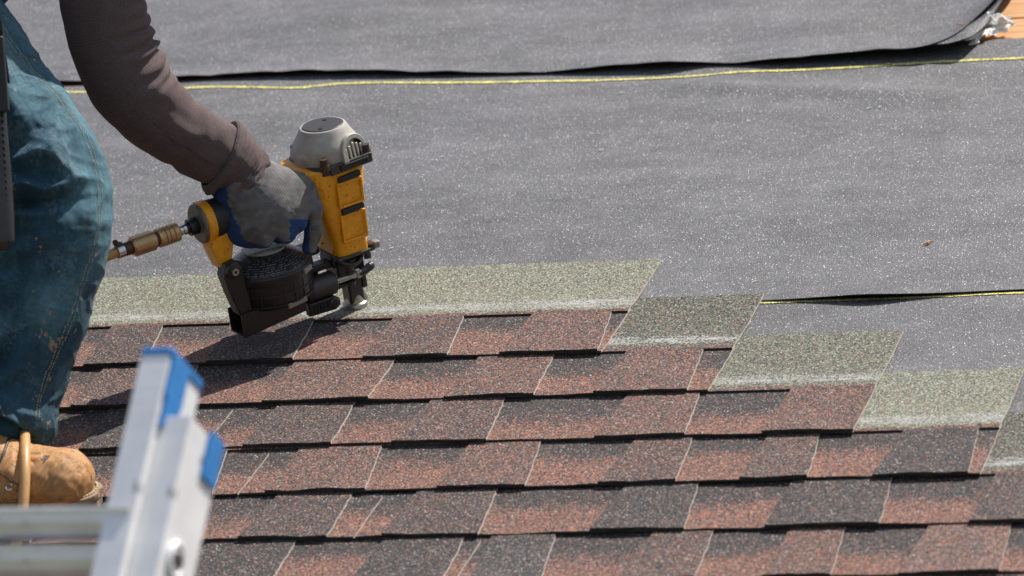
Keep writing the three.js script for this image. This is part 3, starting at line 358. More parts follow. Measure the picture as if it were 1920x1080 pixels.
  // nose, feed piston and contact foot
  np('nose', [rbox(24, 84, 26, 4, [0, 54, 0]), rbox(17, 30, 20, 4, [1, 20, 0]), rbox(46, 18, 40, 5, [-12, 86, 0]), rbox(20, 24, 42, 4, [-20, 74, 4]), rbox(8, 60, 10, 2, [15, 62, 9]), cyl(4, 4, 52, [12, 68, -10]), rbox(60, 8, 24, 3, [-30, 46, 2])], M.black);
  np('release_bar', [tube([[-32, 96, 28], [-20, 84, 33], [-4, 80, 32], [8, 84, 26], [16, 94, 18]], 4.2, 14, 40)], M.black);
  np('nose_bridge', [rbox(44, 10, 22, 3, [-46, 84, 4]), rbox(20, 34, 10, 3, [-58, 62, -6])], M.black);
  const piston = np('feed_cylinder', [latheX([[0, -80], [15, -80], [17.5, -78], [17.5, -40], [15.5, -37.5], [0, -37.5]]).translate(0, 60, 20)], M.gun);
  np('feed_cap', [latheX([[0, -92], [14, -92], [19, -88], [19, -78], [0, -78]]).translate(0, 60, 20)], M.black, piston);
  np('feed_rod', [cylX(5, 5, 46, [-18, 60, 22]), rbox(10, 12, 12, 3, [2, 60, 22])], M.steel, piston);
  np('feed_knob', [tube([[2, 60, 24], [12, 61, 24], [24, 65, 22]], [4.5, 5.5, 6.5], 16, 20), xf(new THREE.SphereGeometry(6.4, 16, 12), [24, 65, 22])], M.black, piston);
  np('latch_nut', [cyl(6.5, 6.5, 8, [-10, 72, 22], [0, 0, 0], 24), cyl(8, 8, 4, [-10, 66.5, 22], [0, 0, 0], 24), cyl(6, 6, 5, [-10, 50, 22])], M.gun, piston);
  np('lower_bracket', [plate([[-86, 44], [-44, 44], [-36, 38], [-36, 28], [-44, 22], [-86, 24]], 16, [0, -2, 20], [0, 0, 0], 3)], M.black);
  for (let k = 0; k < 3; k++) np('bracket_slot', rbox(8, 11, 1.4, 0.5, [-76 + 11 * k, 32, 28.4]), M.hole);
  np('bracket_bolt', [xf(lathe([[0, 0], [9, 0], [9, 3], [6, 4.5], [6, 7], [0, 7]], 6), [-44, 31, 26], [Math.PI / 2, 0, 0]), xf(new THREE.CylinderGeometry(2.6, 2.6, 4, 12), [-44, 31, 34], [Math.PI / 2, 0, 0])], M.gun);
  np('depth_lever', [tube([[10, 96, 20], [20, 88, 26], [20, 80, 26]], [4, 5, 5.5], 14, 20)], M.gun);
  np('contact_foot', [lathe([[0, 0.4], [16.5, 0.4], [18, 2], [18.4, 10], [16, 12.5], [13, 13.5], [0, 13.5]], 40), xf(lathe([[10, 13], [15, 12], [11.5, 26], [9, 40], [0, 40]], 32), [1, 0, 1]), rbox(8, 22, 10, 3, [12, 22, 6], [0, 0, 0.35])], M.steel);
}
setShadow(nailer);

/* ---------- air hose with its brass coupling ---------- */
const bench = new THREE.Object3D(); bench.position.set(-0.2981,0.1035,-0.1693); bench.rotation.set(0.12092, 0.29301, 0, 'YXZ'); bench.updateMatrixWorld(true);
const fromBench = (p) => V(...p).applyMatrix4(bench.matrixWorld);
// a thing whose parts are laid out in the upright axes of the work place, with its own base point
function benchThing(name, base) { const g = new THREE.Group(); g.name = numbered(name); g.position.copy(fromBench(base)); g.quaternion.copy(bench.quaternion); scene.add(g); g.userData.base = base; return g; }
const bpart = (name, geo, mat, thing, parent = thing) => { const b = thing.userData.base; geo.translate(-b[0], -b[1], -b[2]); return part(name, geo, mat, parent); };
nailer.updateMatrixWorld(true);
const hose = new THREE.Group(); hose.name = 'air_hose'; hose.position.copy(nailer.localToWorld(V(-0.254, 0.203, 0))); hose.quaternion.copy(nailer.quaternion); scene.add(hose);
tag(hose, 'tan rubber air hose with brass coupling, running behind the jeans to the nailer', 'air hose');
hose.updateMatrixWorld(true);
{
  const T = (prof) => toMetres(latheX(prof.map(([r, x]) => [r, x]), 40));
  const sleeve = part('coupler_sleeve', T([[0, -34], [11.5, -34], [13.5, -33], [13.7, -24], [12.4, -23.2], [13.7, -22.4], [13.7, -18], [12.4, -17.2], [13.7, -16.4], [13.7, -11], [12.6, -10], [13.5, -9], [13.5, -2], [12, -0.5], [9, 0], [0, 0]]), M.brass, hose);
  part('coupler_neck', T([[0, -40], [10, -40], [10.5, -34], [0, -34]]), M.rust, sleeve);
  part('coupler_hex', toMetres(join(cylX(14.6, 14.6, 32, [-56, 0, 0], 6), cylX(12.2, 12.2, 36, [-56, 0, 0], 32))), M.brass, hose);
  part('hose_tail', T([[0, -88], [8.5, -88], [9.5, -84], [9.5, -74], [0, -74]]), M.rust, hose);
  const clamp_ = part('hose_clamp', T([[8.5, -97], [9.9, -96.6], [9.9, -86.6], [8.5, -86], [8.5, -97]]), M.chrome, hose);
  part('clamp_screw', toMetres(join(xf(new THREE.CylinderGeometry(4, 4, 13, 16), [-95, 12, -2], [0.9, 0, 0.4]), rbox(10, 6, 9, 2, [-92, 10, 0]))), M.rust, clamp_);
  const inv = hose.matrixWorld.clone().invert(), loc = (p) => { const q = fromBench(p).applyMatrix4(inv); return [q.x, q.y, q.z]; };
  const path = [[-0.086, 0, 0], [-0.12, -0.001, 0], [-0.17, -0.006, 0], ...[[-0.3794,0.0543,0.165], [-0.4478,0.0364,0.15], [-0.5395,-0.0084,0.13], [-0.5551,-0.0748,0.19], [-0.4842,-0.1169,0.3], [-0.4372,-0.143,0.42], [-0.4215,-0.165,0.52], [-0.4149,-0.1947,0.58], [-0.4133,-0.2423,0.61], [-0.4187,-0.2903,0.625], [-0.4355,-0.3421,0.63], [-0.483,-0.3865,0.64], [-0.5698,-0.436,0.72]].map(loc)];
  part('hose_line', boxUv(tube(path, 0.0072, 20, 260)), M.hose, hose);
}
setShadow(hose);

/* ---------- surfaces from distance fields, for the figure ---------- */
function capsule(p, a, b, ra, rb) { const bx = b[0] - a[0], by = b[1] - a[1], bz = b[2] - a[2], px = p[0] - a[0], py = p[1] - a[1], pz = p[2] - a[2], t = clamp((px * bx + py * by + pz * bz) / (bx * bx + by * by + bz * bz || 1e-9)); return Math.hypot(px - bx * t, py - by * t, pz - bz * t) - lerp(ra, rb, t); }
const smin = (a, b, k) => { const h = clamp(0.5 + 0.5 * (b - a) / k); return lerp(b, a, h) - k * h * (1 - h); };
const bones = (list, k) => (p) => { let d = 1e3; for (const [a, b, ra, rb, kk] of list) { const q = capsule(p, a, b, ra, rb); d = q - d > 0.2 ? d : smin(d, q, kk || k); } return d; };
// surface nets: one vertex for every cell that the surface crosses, pulled onto the surface, normals from the field
function netted(f, lo, hi, cell, colour, uvOf) {
  const n = [0, 1, 2].map((k) => Math.ceil((hi[k] - lo[k]) / cell) + 1), N = n[0] * n[1] * n[2], F = new Float32Array(N), id = new Int32Array(N).fill(-1), at = (i, j, k) => i + n[0] * (j + n[1] * k);
  for (let k = 0; k < n[2]; k++) for (let j = 0; j < n[1]; j++) for (let i = 0; i < n[0]; i++) F[at(i, j, k)] = f([lo[0] + i * cell, lo[1] + j * cell, lo[2] + k * cell]);
  const pos = [], idx = [], nor = [], col = colour ? [] : null, uv = uvOf ? [] : null, e = cell * 0.4;
  for (let k = 0; k < n[2] - 1; k++) for (let j = 0; j < n[1] - 1; j++) for (let i = 0; i < n[0] - 1; i++) {
    const v = []; for (let c = 0; c < 8; c++) v.push(F[at(i + (c & 1), j + ((c >> 1) & 1), k + (c >> 2))]);
    let inside = 0; for (const x of v) if (x < 0) inside++;
    if (!inside || inside === 8) continue;
    let s = [0, 0, 0], m = 0;
    for (const [a, b] of [[0, 1], [2, 3], [4, 5], [6, 7], [0, 2], [1, 3], [4, 6], [5, 7], [0, 4], [1, 5], [2, 6], [3, 7]]) if ((v[a] < 0) !== (v[b] < 0)) { const t = v[a] / (v[a] - v[b]); s[0] += (a & 1) + t * ((b & 1) - (a & 1)); s[1] += ((a >> 1) & 1) + t * (((b >> 1) & 1) - ((a >> 1) & 1)); s[2] += (a >> 2) + t * ((b >> 2) - (a >> 2)); m++; }
    const p = [lo[0] + (i + s[0] / m) * cell, lo[1] + (j + s[1] / m) * cell, lo[2] + (k + s[2] / m) * cell];
    const g = [f([p[0] + e, p[1], p[2]]) - f([p[0] - e, p[1], p[2]]), f([p[0], p[1] + e, p[2]]) - f([p[0], p[1] - e, p[2]]), f([p[0], p[1], p[2] + e]) - f([p[0], p[1], p[2] - e])], l = Math.hypot(...g) || 1;
    id[at(i, j, k)] = pos.length / 3; pos.push(...p); const nn = g.map((x) => x / l); nor.push(...nn); if (col) col.push(...colour(p, nn)); if (uv) uv.push(...uvOf(p, nn));
  }
  const quad = (a, b, c, d, flip) => { if (a < 0 || b < 0 || c < 0 || d < 0) return; if (flip) idx.push(a, c, b, a, d, c); else idx.push(a, b, c, a, c, d); };
  for (let k = 1; k < n[2] - 1; k++) for (let j = 1; j < n[1] - 1; j++) for (let i = 1; i < n[0] - 1; i++) {
    const a = F[at(i, j, k)] < 0;
    if (a !== F[at(i + 1, j, k)] < 0) quad(id[at(i, j - 1, k - 1)], id[at(i, j, k - 1)], id[at(i, j, k)], id[at(i, j - 1, k)], !a);
    if (a !== F[at(i, j + 1, k)] < 0) quad(id[at(i - 1, j, k - 1)], id[at(i, j, k - 1)], id[at(i, j, k)], id[at(i - 1, j, k)], a);
    if (a !== F[at(i, j, k + 1)] < 0) quad(id[at(i - 1, j - 1, k)], id[at(i, j - 1, k)], id[at(i, j, k)], id[at(i - 1, j, k)], !a);
  }
  return geom(pos, idx, uv, col, nor);
}
// cloth tube: rings along a spine, pushed in and out by folds
function limb(pts, radii, n, m, push, flat = () => 1, at = null) {
  const curve = new THREE.CatmullRomCurve3(pts.map((p) => V(...p)), false, 'centripetal'), len = curve.getLength(), step = interp(radii);
  const pos = [], uv = [], idx = [];
  let side = null; const rings = [];
  for (let j = 0; j <= m; j++) {
    const t = j / m, c = curve.getPointAt(t), T = curve.getTangentAt(t);
    if (!side) side = V(0, 0, 1);                          // ring angle 0 points to the near side
    side = side.clone().addScaledVector(T, -side.dot(T)).normalize();
    const up = T.clone().cross(side).normalize(); rings.push({ c, side, up, T, t });
  }
  for (const { c, side, up, t } of rings) for (let i = 0; i <= n; i++) {
    const a = i / n * Math.PI * 2, dir = side.clone().multiplyScalar(Math.cos(a) * flat(t)).addScaledVector(up, Math.sin(a)), r = step(t), base = c.clone().addScaledVector(dir, r), q = base.clone().addScaledVector(dir.clone().normalize(), push(base, dir, t, a, r));
    pos.push(q.x, q.y, q.z); uv.push(a / 6.2832 * r * 6.2832 * 0 + a * 0.08, t * len);
  }
  if (at) at.point = (t, a) => { const j = Math.round(clamp(t) * m), i = Math.round(((a / 6.283185) % 1 + 1) % 1 * n), o = (j * (n + 1) + i) * 3; return V(pos[o], pos[o + 1], pos[o + 2]); };
  for (let j = 0; j < m; j++) for (let i = 0; i < n; i++) { const a = j * (n + 1) + i, b = a + n + 1; idx.push(a, a + 1, b, a + 1, b + 1, b); }
  const g = geom(pos, idx, uv), no = g.attributes.normal;   // close the seam of the normals
  for (let j = 0; j <= m; j++) { const a = j * (n + 1), b = a + n, x = no.getX(a) + no.getX(b), y = no.getY(a) + no.getY(b), z = no.getZ(a) + no.getZ(b), l = Math.hypot(x, y, z) || 1; no.setXYZ(a, x / l, y / l, z / l); no.setXYZ(b, x / l, y / l, z / l); }
  return g;
}
const lineAt = (x, y, l) => { let d = 9, at = 0; const n = l.length - 1; for (let i = 0; i < n; i++) { const [ax, ay] = l[i], [bx, by] = l[i + 1], ex = bx - ax, ey = by - ay, t = clamp(((x - ax) * ex + (y - ay) * ey) / (ex * ex + ey * ey)), q = Math.hypot(x - ax - ex * t, y - ay - ey * t); if (q < d) { d = q; at = (i + t) / n; } } return [d, at]; };

/* ---------- the roofer ---------- */
const person = benchThing('person', [-0.4327,-0.2527,0.45]);
tag(person, 'crouching roofer in brown knit sweater, muddy jeans, tan boots and grey blue gloves', 'person');
const knit = (() => { const t = paint(512, 512, (u, v) => { const c = Math.sin(u * 6.2832 * 64), r = Math.sin(v * 6.2832 * 48 + 1.2 * Math.abs(c)), f = fbm(u * 40, v * 40, 3, 2), s = 0.8 + 0.14 * c + 0.08 * r + 0.22 * f, warm = noise(u * 90, v * 6, 4) > 0.35 ? 1.18 : 1; return [0.122 * s * warm, 0.089 * s * warm, 0.091 * s, 0.5 + 0.3 * c + 0.2 * r]; }, true); return std({ map: rep(t.map, 6, 6), bumpMap: rep(t.bumpMap, 6, 6), bumpScale: 0.0007, roughness: 0.95 }); })();
const joint = { hip: [-0.7184,0.4798,0.32], hipL: [-0.7728,0.5157,0.12], knee: [-0.42,0.1651,0.42], ankle: [-0.5213,-0.1919,0.455], kneeL: [-0.7204,0.1862,0.12], ankleL: [-0.8072,-0.0822,0.19], waist: [-0.6785,0.5981,0.21], chest: [-0.4662,0.6739,0.19], shoulder: [-0.342,0.5905,0.3], shoulderL: [-0.3904,0.6881,0.04], neck: [-0.3195,0.7055,0.17], head: [-0.2445,0.7268,0.18], elbow: [-0.3146,0.3155,0.25], wrist: [-0.1533,0.1796,0.15], elbowL: [-0.5606,0.5899,-0.06], wristL: [-0.7238,0.4835,0.04] };
const J = joint, footL = [-1.1011,0.0698]; J.ankleL = bench.worldToLocal(onRoof(footL[0] - 0.085, 0.14, footL[1])).toArray();
{
  // the body itself is one skin; clothes lie over it
  const skin = bones([[J.hip, J.knee, 0.07, 0.05], [J.knee, J.ankle, 0.05, 0.036], [J.hipL, J.kneeL, 0.07, 0.05], [J.kneeL, J.ankleL, 0.05, 0.036], [J.hip, J.hipL, 0.09, 0.09], [J.waist, J.hip, 0.1, 0.09], [J.waist, J.chest, 0.1, 0.12], [J.chest, J.shoulder, 0.1, 0.05], [J.chest, J.shoulderL, 0.1, 0.05], [J.shoulder, J.elbow, 0.045, 0.036], [J.elbow, J.wrist, 0.036, 0.025], [J.shoulderL, J.elbowL, 0.045, 0.036], [J.elbowL, J.wristL, 0.036, 0.025], [J.chest, J.neck, 0.09, 0.055], [J.neck, J.head, 0.055, 0.085], [J.head, [J.head[0] + 0.06, J.head[1] - 0.05, J.head[2]], 0.09, 0.065], [[J.head[0] + 0.1, J.head[1] + 0.0, J.head[2]], [J.head[0] + 0.115, J.head[1] - 0.03, J.head[2]], 0.012, 0.016, 0.015], [[J.head[0] - 0.02, J.head[1] - 0.01, J.head[2] + 0.088], [J.head[0] - 0.01, J.head[1] - 0.03, J.head[2] + 0.09], 0.016, 0.012, 0.01], [[J.head[0] - 0.02, J.head[1] - 0.01, J.head[2] - 0.088], [J.head[0] - 0.01, J.head[1] - 0.03, J.head[2] - 0.09], 0.016, 0.012, 0.01]], 0.05);
  bpart('body', netted(skin, [-0.95, -0.35, -0.2], [-0.08, 0.95, 0.6], 0.0135), std({ color: lin(0.42, 0.24, 0.17), roughness: 0.6 }), person);
  const hair = bones([[[J.head[0] - 0.02, J.head[1] + 0.035, J.head[2]], [J.head[0] + 0.03, J.head[1] + 0.05, J.head[2]], 0.088, 0.07]], 0.03);
  bpart('hair', netted(hair, [J.head[0] - 0.14, J.head[1] - 0.1, J.head[2] - 0.12], [J.head[0] + 0.14, J.head[1] + 0.17, J.head[2] + 0.12], 0.012), std({ color: lin(0.03, 0.02, 0.014), roughness: 0.8 }), person);
  const torso = bones([[J.waist, J.chest, 0.155, 0.17], [J.waist, [J.waist[0] - 0.09, J.waist[1] + 0.02, J.waist[2]], 0.15, 0.14], [J.chest, J.shoulder, 0.15, 0.085], [J.chest, J.shoulderL, 0.15, 0.085], [J.chest, [J.neck[0] - 0.02, J.neck[1], J.neck[2]], 0.12, 0.075], [J.shoulderL, J.elbowL, 0.082, 0.06], [J.elbowL, J.wristL, 0.06, 0.045], [J.shoulder, [lerp(J.shoulder[0], J.elbow[0], 0.3), lerp(J.shoulder[1], J.elbow[1], 0.3), lerp(J.shoulder[2], J.elbow[2], 0.3)], 0.085, 0.07]], 0.06);
  bpart('sweater', netted((p) => torso(p) + 0.006 * noise(p[0] * 14, p[1] * 14, p[2] * 14), [-1.0, 0.2, -0.35], [-0.1, 0.98, 0.62], 0.014, null, (p) => [p[0] + p[2], p[1]]), knit, person);
  // blue shirt tail under the sweater
  const tail = bones([[[J.hip[0] + 0.02, J.hip[1] + 0.03, J.hip[2] - 0.02], [J.waist[0] + 0.05, J.waist[1] - 0.03, J.waist[2] + 0.03], 0.14, 0.15], [[-0.5246,0.4646,0.33], [-0.4867,0.4419,0.345], 0.05, 0.035]], 0.05);
  bpart('shirt', netted(tail, [-0.95, 0.2, -0.05], [-0.35, 0.8, 0.6], 0.012), std({ color: lin(0.02, 0.055, 0.2), roughness: 0.9 }), person);

  // right sleeve, wrinkled inside the bend of the elbow
  const sp = [[-0.3398,0.5978,0.3], [-0.3396,0.5114,0.285], [-0.3387,0.4246,0.27], [-0.3285,0.3701,0.26], [-0.3076,0.3194,0.246], [-0.2738,0.2745,0.225], [-0.2285,0.2408,0.196], [-0.1757,0.2091,0.163], [-0.1641,0.2018,0.156]];
  const k = 1 / 1.36;
  const arm = limb(sp, [[0, 0.07], [0.2, 0.0615], [0.35, 0.059], [0.5, 0.0585], [0.6, 0.0585], [0.7, 0.0535], [0.82, 0.048], [0.93, 0.0475], [1, 0.044]], 160, 300, (p, d, t, a) => {
    const inner = clamp(d.x * 0.85 + d.y * 0.5), bend = Math.exp(-(((t - 0.52) / 0.13) ** 2)), x = t * 90;
    let h = 0.0012 * fbm(p.x * 16, p.y * 16, p.z * 16, 2);
    h += bend * inner * 0.0042 * Math.sin(x * 1.5 + 1.5 * noise(a * 0.8, t * 9, 2) + 0.6 * Math.sin(a * 2));
    h += 0.0016 * Math.sin(t * 50 + 2.4 * noise(a * 0.7, t * 4, 5) + a) * sm(0.5, 0.7, t) * (1 - sm(0.9, 1, t));
    h += 0.0016 * Math.sin(t * 34 + 3 * noise(a * 0.6, t * 3, 9) - a * 1.3) * (1 - sm(0.3, 0.5, t));
    h += -0.005 * sm(0.93, 0.965, t);
    return h;
  });
  bpart('sleeve', arm, knit, person);
  const cuffPts = [[-0.1873,0.2134,0.168], [-0.1727,0.2061,0.162], [-0.1606,0.1915,0.152], [-0.1475,0.1781,0.147], [-0.1453,0.1759,0.146], [-0.1511,0.1826,0.149]];
  const cuff = limb(cuffPts.slice(0, 5), [[0, 0.046], [0.04, 0.0525], [0.12, 0.0545], [0.2, 0.0515], [0.3, 0.0485], [0.5, 0.0465], [0.94, 0.0455], [1, 0.04]], 140, 90, (p, d, t, a) => 0.0022 * Math.sin(a * 5 + 3 * noise(a * 0.7, t * 3, 4)) * sm(0.2, 0.8, t) + 0.0005 * fbm(p.x * 40, p.y * 40, p.z * 40, 2) + 0.003 * Math.exp(-(((t - 0.16) / 0.07) ** 2)));
  bpart('cuff', cuff, knit, person);
}

/* the gloved hand: palm, four fingers and thumb round the grip */
{
  const W = J.wrist, mcp = [[-0.0713,0.1695,0.132], [-0.0864,0.1483,0.146], [-0.1059,0.1302,0.158], [-0.1294,0.1182,0.166]], pip = [[-0.0557,0.1396,0.13], [-0.0781,0.1214,0.148], [-0.0925,0.1049,0.158], [-0.1235,0.0974,0.164]], dip = [[-0.0553,0.1098,0.12], [-0.0873,0.116,0.108], [-0.1035,0.1039,0.116], [-0.1343,0.0978,0.128]], tip = [[-0.0617,0.0859,0.112], [-0.099,0.1283,0.084], [-0.1166,0.1192,0.092], [-0.1446,0.1115,0.104]];
  const R = [0.0125, 0.0128, 0.0122, 0.0112], list = [];
  for (let i = 0; i < 4; i++) { const base = [lerp(W[0], mcp[i][0], 0.18), lerp(W[1], mcp[i][1], 0.18) + (1.5 - i) * 0.004, lerp(W[2], mcp[i][2], 0.18)]; list.push([base, mcp[i], 0.024, 0.0175, 0.022]); list.push([mcp[i], pip[i], R[i] + 0.003, R[i] + 0.0008, 0.012]); }
  list.push([[-0.1639,0.1853,0.16], W, 0.036, 0.034], [W, [-0.1271,0.1519,0.152], 0.034, 0.034], [[-0.157,0.1542,0.15], [-0.1533,0.1147,0.15], 0.03, 0.026], [[-0.1652,0.1373,0.138], [-0.1421,0.1095,0.15], 0.024, 0.02], [[-0.1202,0.1708,0.14], [-0.087,0.1598,0.132], 0.03, 0.026], [[-0.1272,0.1445,0.15], [-0.0975,0.1334,0.148], 0.03, 0.024]);
  const thumb = [[-0.1365,0.1751,0.115], [-0.1116,0.1832,0.088], [-0.0875,0.1783,0.07], [-0.0698,0.1679,0.062]];
  const palm = bones(list, 0.02), curl = [];
  for (let i = 0; i < 4; i++) curl.push(bones([[mcp[i], pip[i], R[i] + 0.001, R[i]], [pip[i], dip[i], R[i], R[i] - 0.001], [dip[i], tip[i], R[i] - 0.0006, R[i] - 0.0018]], 0.007));
  curl.push(bones([[thumb[0], thumb[1], 0.02, 0.015], [thumb[1], thumb[2], 0.0145, 0.013], [thumb[2], thumb[3], 0.0128, 0.011]], 0.01));
  const hand = (p) => { let d = palm(p); curl.forEach((c, i) => { const q = c(p); d = smin(d, q, i === 0 ? 0.003 : 0.0045); }); return d + 0.0002 * noise(p[0] * 120, p[1] * 120, p[2] * 120) + 0.0004 * noise(p[0] * 32, p[1] * 32, p[2] * 32); };
  const dye = (p, n) => { const back = n[0] * 0.34 + n[1] * 0.42 + n[2] * 0.82 + 0.16 * noise(p[0] * 50, p[1] * 50, p[2] * 50) - sm(0.002, -0.004, p[0] - lerp(-0.172, -0.148, clamp((0.149 - p[1]) / 0.057)) + 0.004 * noise(p[1] * 80, 3, p[2] * 80)) * 1.2 - (p[1] < 0.125 && p[0] > -0.086 ? sm(-0.058, -0.066, p[0]) : 0), dirt = 0.55 * sm(0.2, 0.75, fbm(p[0] * 26, p[1] * 26, p[2] * 26 + 4, 5)) + 0.5 * sm(0.02, 0.008, Math.hypot(p[0] + 0.135, p[1] - 0.1) - 0.004 * noise(p[0] * 90, p[1] * 90, 2)), v = 0.92 + 0.3 * fbm(p[0] * 60, p[1] * 60, p[2] * 60, 2); let c = mix3([0.17 * v, 0.168 * v, 0.165 * v], [0.035, 0.033, 0.031], dirt * 0.75); const t = sm(0.3, 0.12, back); return mix3(c, mix3([0.014, 0.06, 0.19], [0.02, 0.024, 0.03], dirt), t); };
  const rib = (() => { const t = paint(256, 256, (u, v) => { const c = Math.sin(u * 6.2832 * 24), r = Math.sin(v * 6.2832 * 20), h = hash(Math.floor(u * 128), Math.floor(v * 128), 3), s = 0.78 + 0.2 * c + 0.1 * r + 0.24 * h; return [s, s, s * 1.01, 0.5 + 0.3 * c + 0.2 * r]; }, true); return std({ map: rep(t.map, 22, 22), bumpMap: rep(t.bumpMap, 22, 22), bumpScale: 0.0006, roughness: 0.92, vertexColors: true }); })();
  // knit runs from the wrist to the knuckles
  const ax = V(mcp[1][0] - W[0], mcp[1][1] - W[1], mcp[1][2] - W[2]).normalize(), ay = V(0.2, 0.5, -0.84).cross(ax).normalize(), az = ax.clone().cross(ay);
  bpart('work_glove', netted(hand, [-0.225, 0.06, 0.02], [-0.03, 0.24, 0.215], 0.0026, dye, (p) => { const q = V(...p); return [Math.abs(q.dot(az)) * 0.6 + q.dot(ay), q.dot(ax)]; }), rib, person);
}

/* jeans */
const denim = (() => {
  const t = paint(2048, 2048, (u, v) => {
    const X = u, Y = v, tw = Math.sin((X * 330 + Y * 420) * 6.2832), slub = fbm(X * 300, Y * 40, 2, 2), cross = fbm(X * 40, Y * 320, 6, 2), fade = fbm(X * 9, Y * 6, 11, 5), grit = fbm(X * 160, Y * 160, 9, 2), s = 0.92 + 0.08 * tw + 0.16 * slub + 0.16 * cross;
    let c = mix3([0.009, 0.05, 0.082], [0.1, 0.23, 0.28], clamp(0.24 + 0.8 * fade + 0.12 * grit));
    c = c.map((x) => x * s);
    const mud = sm(0.55, 0.66, fbm(X * 17 + 3, Y * 9, 31, 5) + 0.3 * fbm(X * 90, Y * 90, 8, 3)), fleck = sm(0.74, 0.8, fbm(X * 55, Y * 38, 71, 2)), oil = sm(0.42, 0.62, fbm(X * 12, Y * 12, 51, 4) + 0.15 * grit), dust = sm(0.1, 0.7, fbm(X * 14, Y * 9, 61, 5) + 0.4 * grit);
    c = mix3(c, [0.25, 0.33, 0.33], 0.14 * dust); c = mix3(c, [0.02, 0.028, 0.03], oil * 0.6); c = mix3(c, [0.36, 0.23, 0.13], clamp(mud + fleck) * (0.7 + 0.25 * grit));
    return [...c, 0.5 + 0.2 * tw + 0.25 * slub];
  }, true);
  return std({ map: t.map, bumpMap: t.bumpMap, bumpScale: 0.0005, roughness: 0.9 });
})();
{
  const spine = [[-0.7243,0.4936,0.33], [-0.6418,0.4271,0.35], [-0.5556,0.3427,0.375], [-0.488,0.2589,0.4], [-0.4228,0.1794,0.42], [-0.4117,0.1148,0.432], [-0.4252,0.0197,0.44], [-0.4459,-0.0638,0.447], [-0.4693,-0.1314,0.455], [-0.4814,-0.1618,0.462], [-0.4924,-0.1826,0.478], [-0.5112,-0.2364,0.5]];
  const fold = [ [[[-0.4183,-0.0091,0], [-0.4305,-0.0587,0], [-0.4442,-0.1021,0], [-0.4518,-0.1349,0]], 0.008, 0.009], [[[-0.4381,-0.0168,0], [-0.4488,-0.0625,0], [-0.4625,-0.0968,0]], -0.008, 0.012], [[[-0.5082,-0.1646,0], [-0.493,-0.1554,0], [-0.4777,-0.1631,0], [-0.464,-0.1806,0]], -0.015, 0.011], [[[-0.5082,-0.0869,0], [-0.4777,-0.0853,0], [-0.4534,-0.0686,0]], -0.006, 0.009], [[[-0.5006,0.349,0], [-0.4625,0.3033,0], [-0.4229,0.2484,0]], 0.005, 0.014], [[[-0.5082,0.3147,0], [-0.4701,0.2743,0], [-0.4381,0.2362,0]], -0.006, 0.014], [[[-0.4168,0.2133,0], [-0.3863,0.1981,0], [-0.3619,0.1775,0]], 0.006, 0.009], [[[-0.4854,0.0823,0], [-0.4396,0.0762,0], [-0.3939,0.0884,0]], 0.004, 0.011], [[[-0.5006,0.0594,0], [-0.4625,0.0503,0], [-0.4168,0.0594,0]], -0.005, 0.012], [[[-0.3825,0.2461,0], [-0.3695,0.1966,0], [-0.3619,0.1722,0]], 0.003, 0.004], [[[-0.4625,0.1204,0], [-0.4092,0.1173,0], [-0.3634,0.1265,0]], -0.004, 0.006], [[[-0.3749,0.1128,0], [-0.3863,0.0442,0], [-0.4015,-0.0168,0], [-0.4244,-0.0777,0]], 0.004, 0.005], [[[-0.493,0.2499,0], [-0.4625,0.2804,0], [-0.4473,0.3261,0]], 0.005, 0.014], [[[-0.4549,0.189,0], [-0.4358,0.2027,0]], -0.006, 0.006], [[[-0.493,0.0137,0], [-0.4625,0.029,0], [-0.4244,0.0594,0]], 0.004, 0.01], [[[-0.5082,-0.0472,0], [-0.4701,-0.0244,0], [-0.432,0.0137,0]], -0.005, 0.012], // crests and hollows: [points across the near side, height, width]
    [[[-0.5082,0.2766,0], [-0.4549,0.2613,0], [-0.4092,0.2347,0]], 0.006, 0.02], [[[-0.493,0.189,0], [-0.4473,0.2118,0], [-0.4054,0.2408,0]], -0.013, 0.016], [[[-0.4854,0.1737,0], [-0.4358,0.1981,0], [-0.3939,0.2118,0]], 0.009, 0.014],
    [[[-0.4549,0.1417,0], [-0.4358,0.157,0], [-0.4229,0.1661,0], [-0.3939,0.1554,0], [-0.352,0.1722,0]], 0.013, 0.011], [[[-0.4854,0.1326,0], [-0.4244,0.1417,0], [-0.3673,0.1448,0]], -0.014, 0.011], [[[-0.5082,0.1219,0], [-0.4396,0.1265,0], [-0.3711,0.125,0]], 0.007, 0.012], [[[-0.4625,0.1775,0], [-0.4282,0.1813,0], [-0.3863,0.1722,0]], -0.007, 0.011],
    [[[-0.4244,0.2347,0], [-0.3939,0.2194,0], [-0.3749,0.1852,0]], 0.006, 0.012], [[[-0.5082,0.0991,0], [-0.4473,0.096,0], [-0.3939,0.1051,0]], -0.006, 0.014], [[[-0.3939,0.0975,0], [-0.4054,0.0442,0], [-0.4183,-0.0091,0]], 0.006, 0.012], [[[-0.4168,0.0823,0], [-0.4282,0.029,0], [-0.4396,-0.032,0]], -0.005, 0.014],
    [[[-0.5082,-0.1097,0], [-0.4777,-0.1021,0], [-0.4511,-0.0853,0]], 0.01, 0.011], [[[-0.5082,-0.125,0], [-0.4701,-0.1196,0], [-0.4396,-0.0968,0]], -0.01, 0.012], [[[-0.4777,-0.0625,0], [-0.461,-0.0472,0], [-0.4412,-0.0282,0]], 0.006, 0.009], [[[-0.4625,-0.1387,0], [-0.4457,-0.1501,0], [-0.432,-0.1425,0]], 0.012, 0.02], [[[-0.5082,-0.1463,0], [-0.4892,-0.1524,0], [-0.4854,-0.1692,0]], -0.016, 0.014], [[[-0.4808,-0.1539,0], [-0.4701,-0.1692,0], [-0.4777,-0.1859,0]], 0.01, 0.012],
  ];
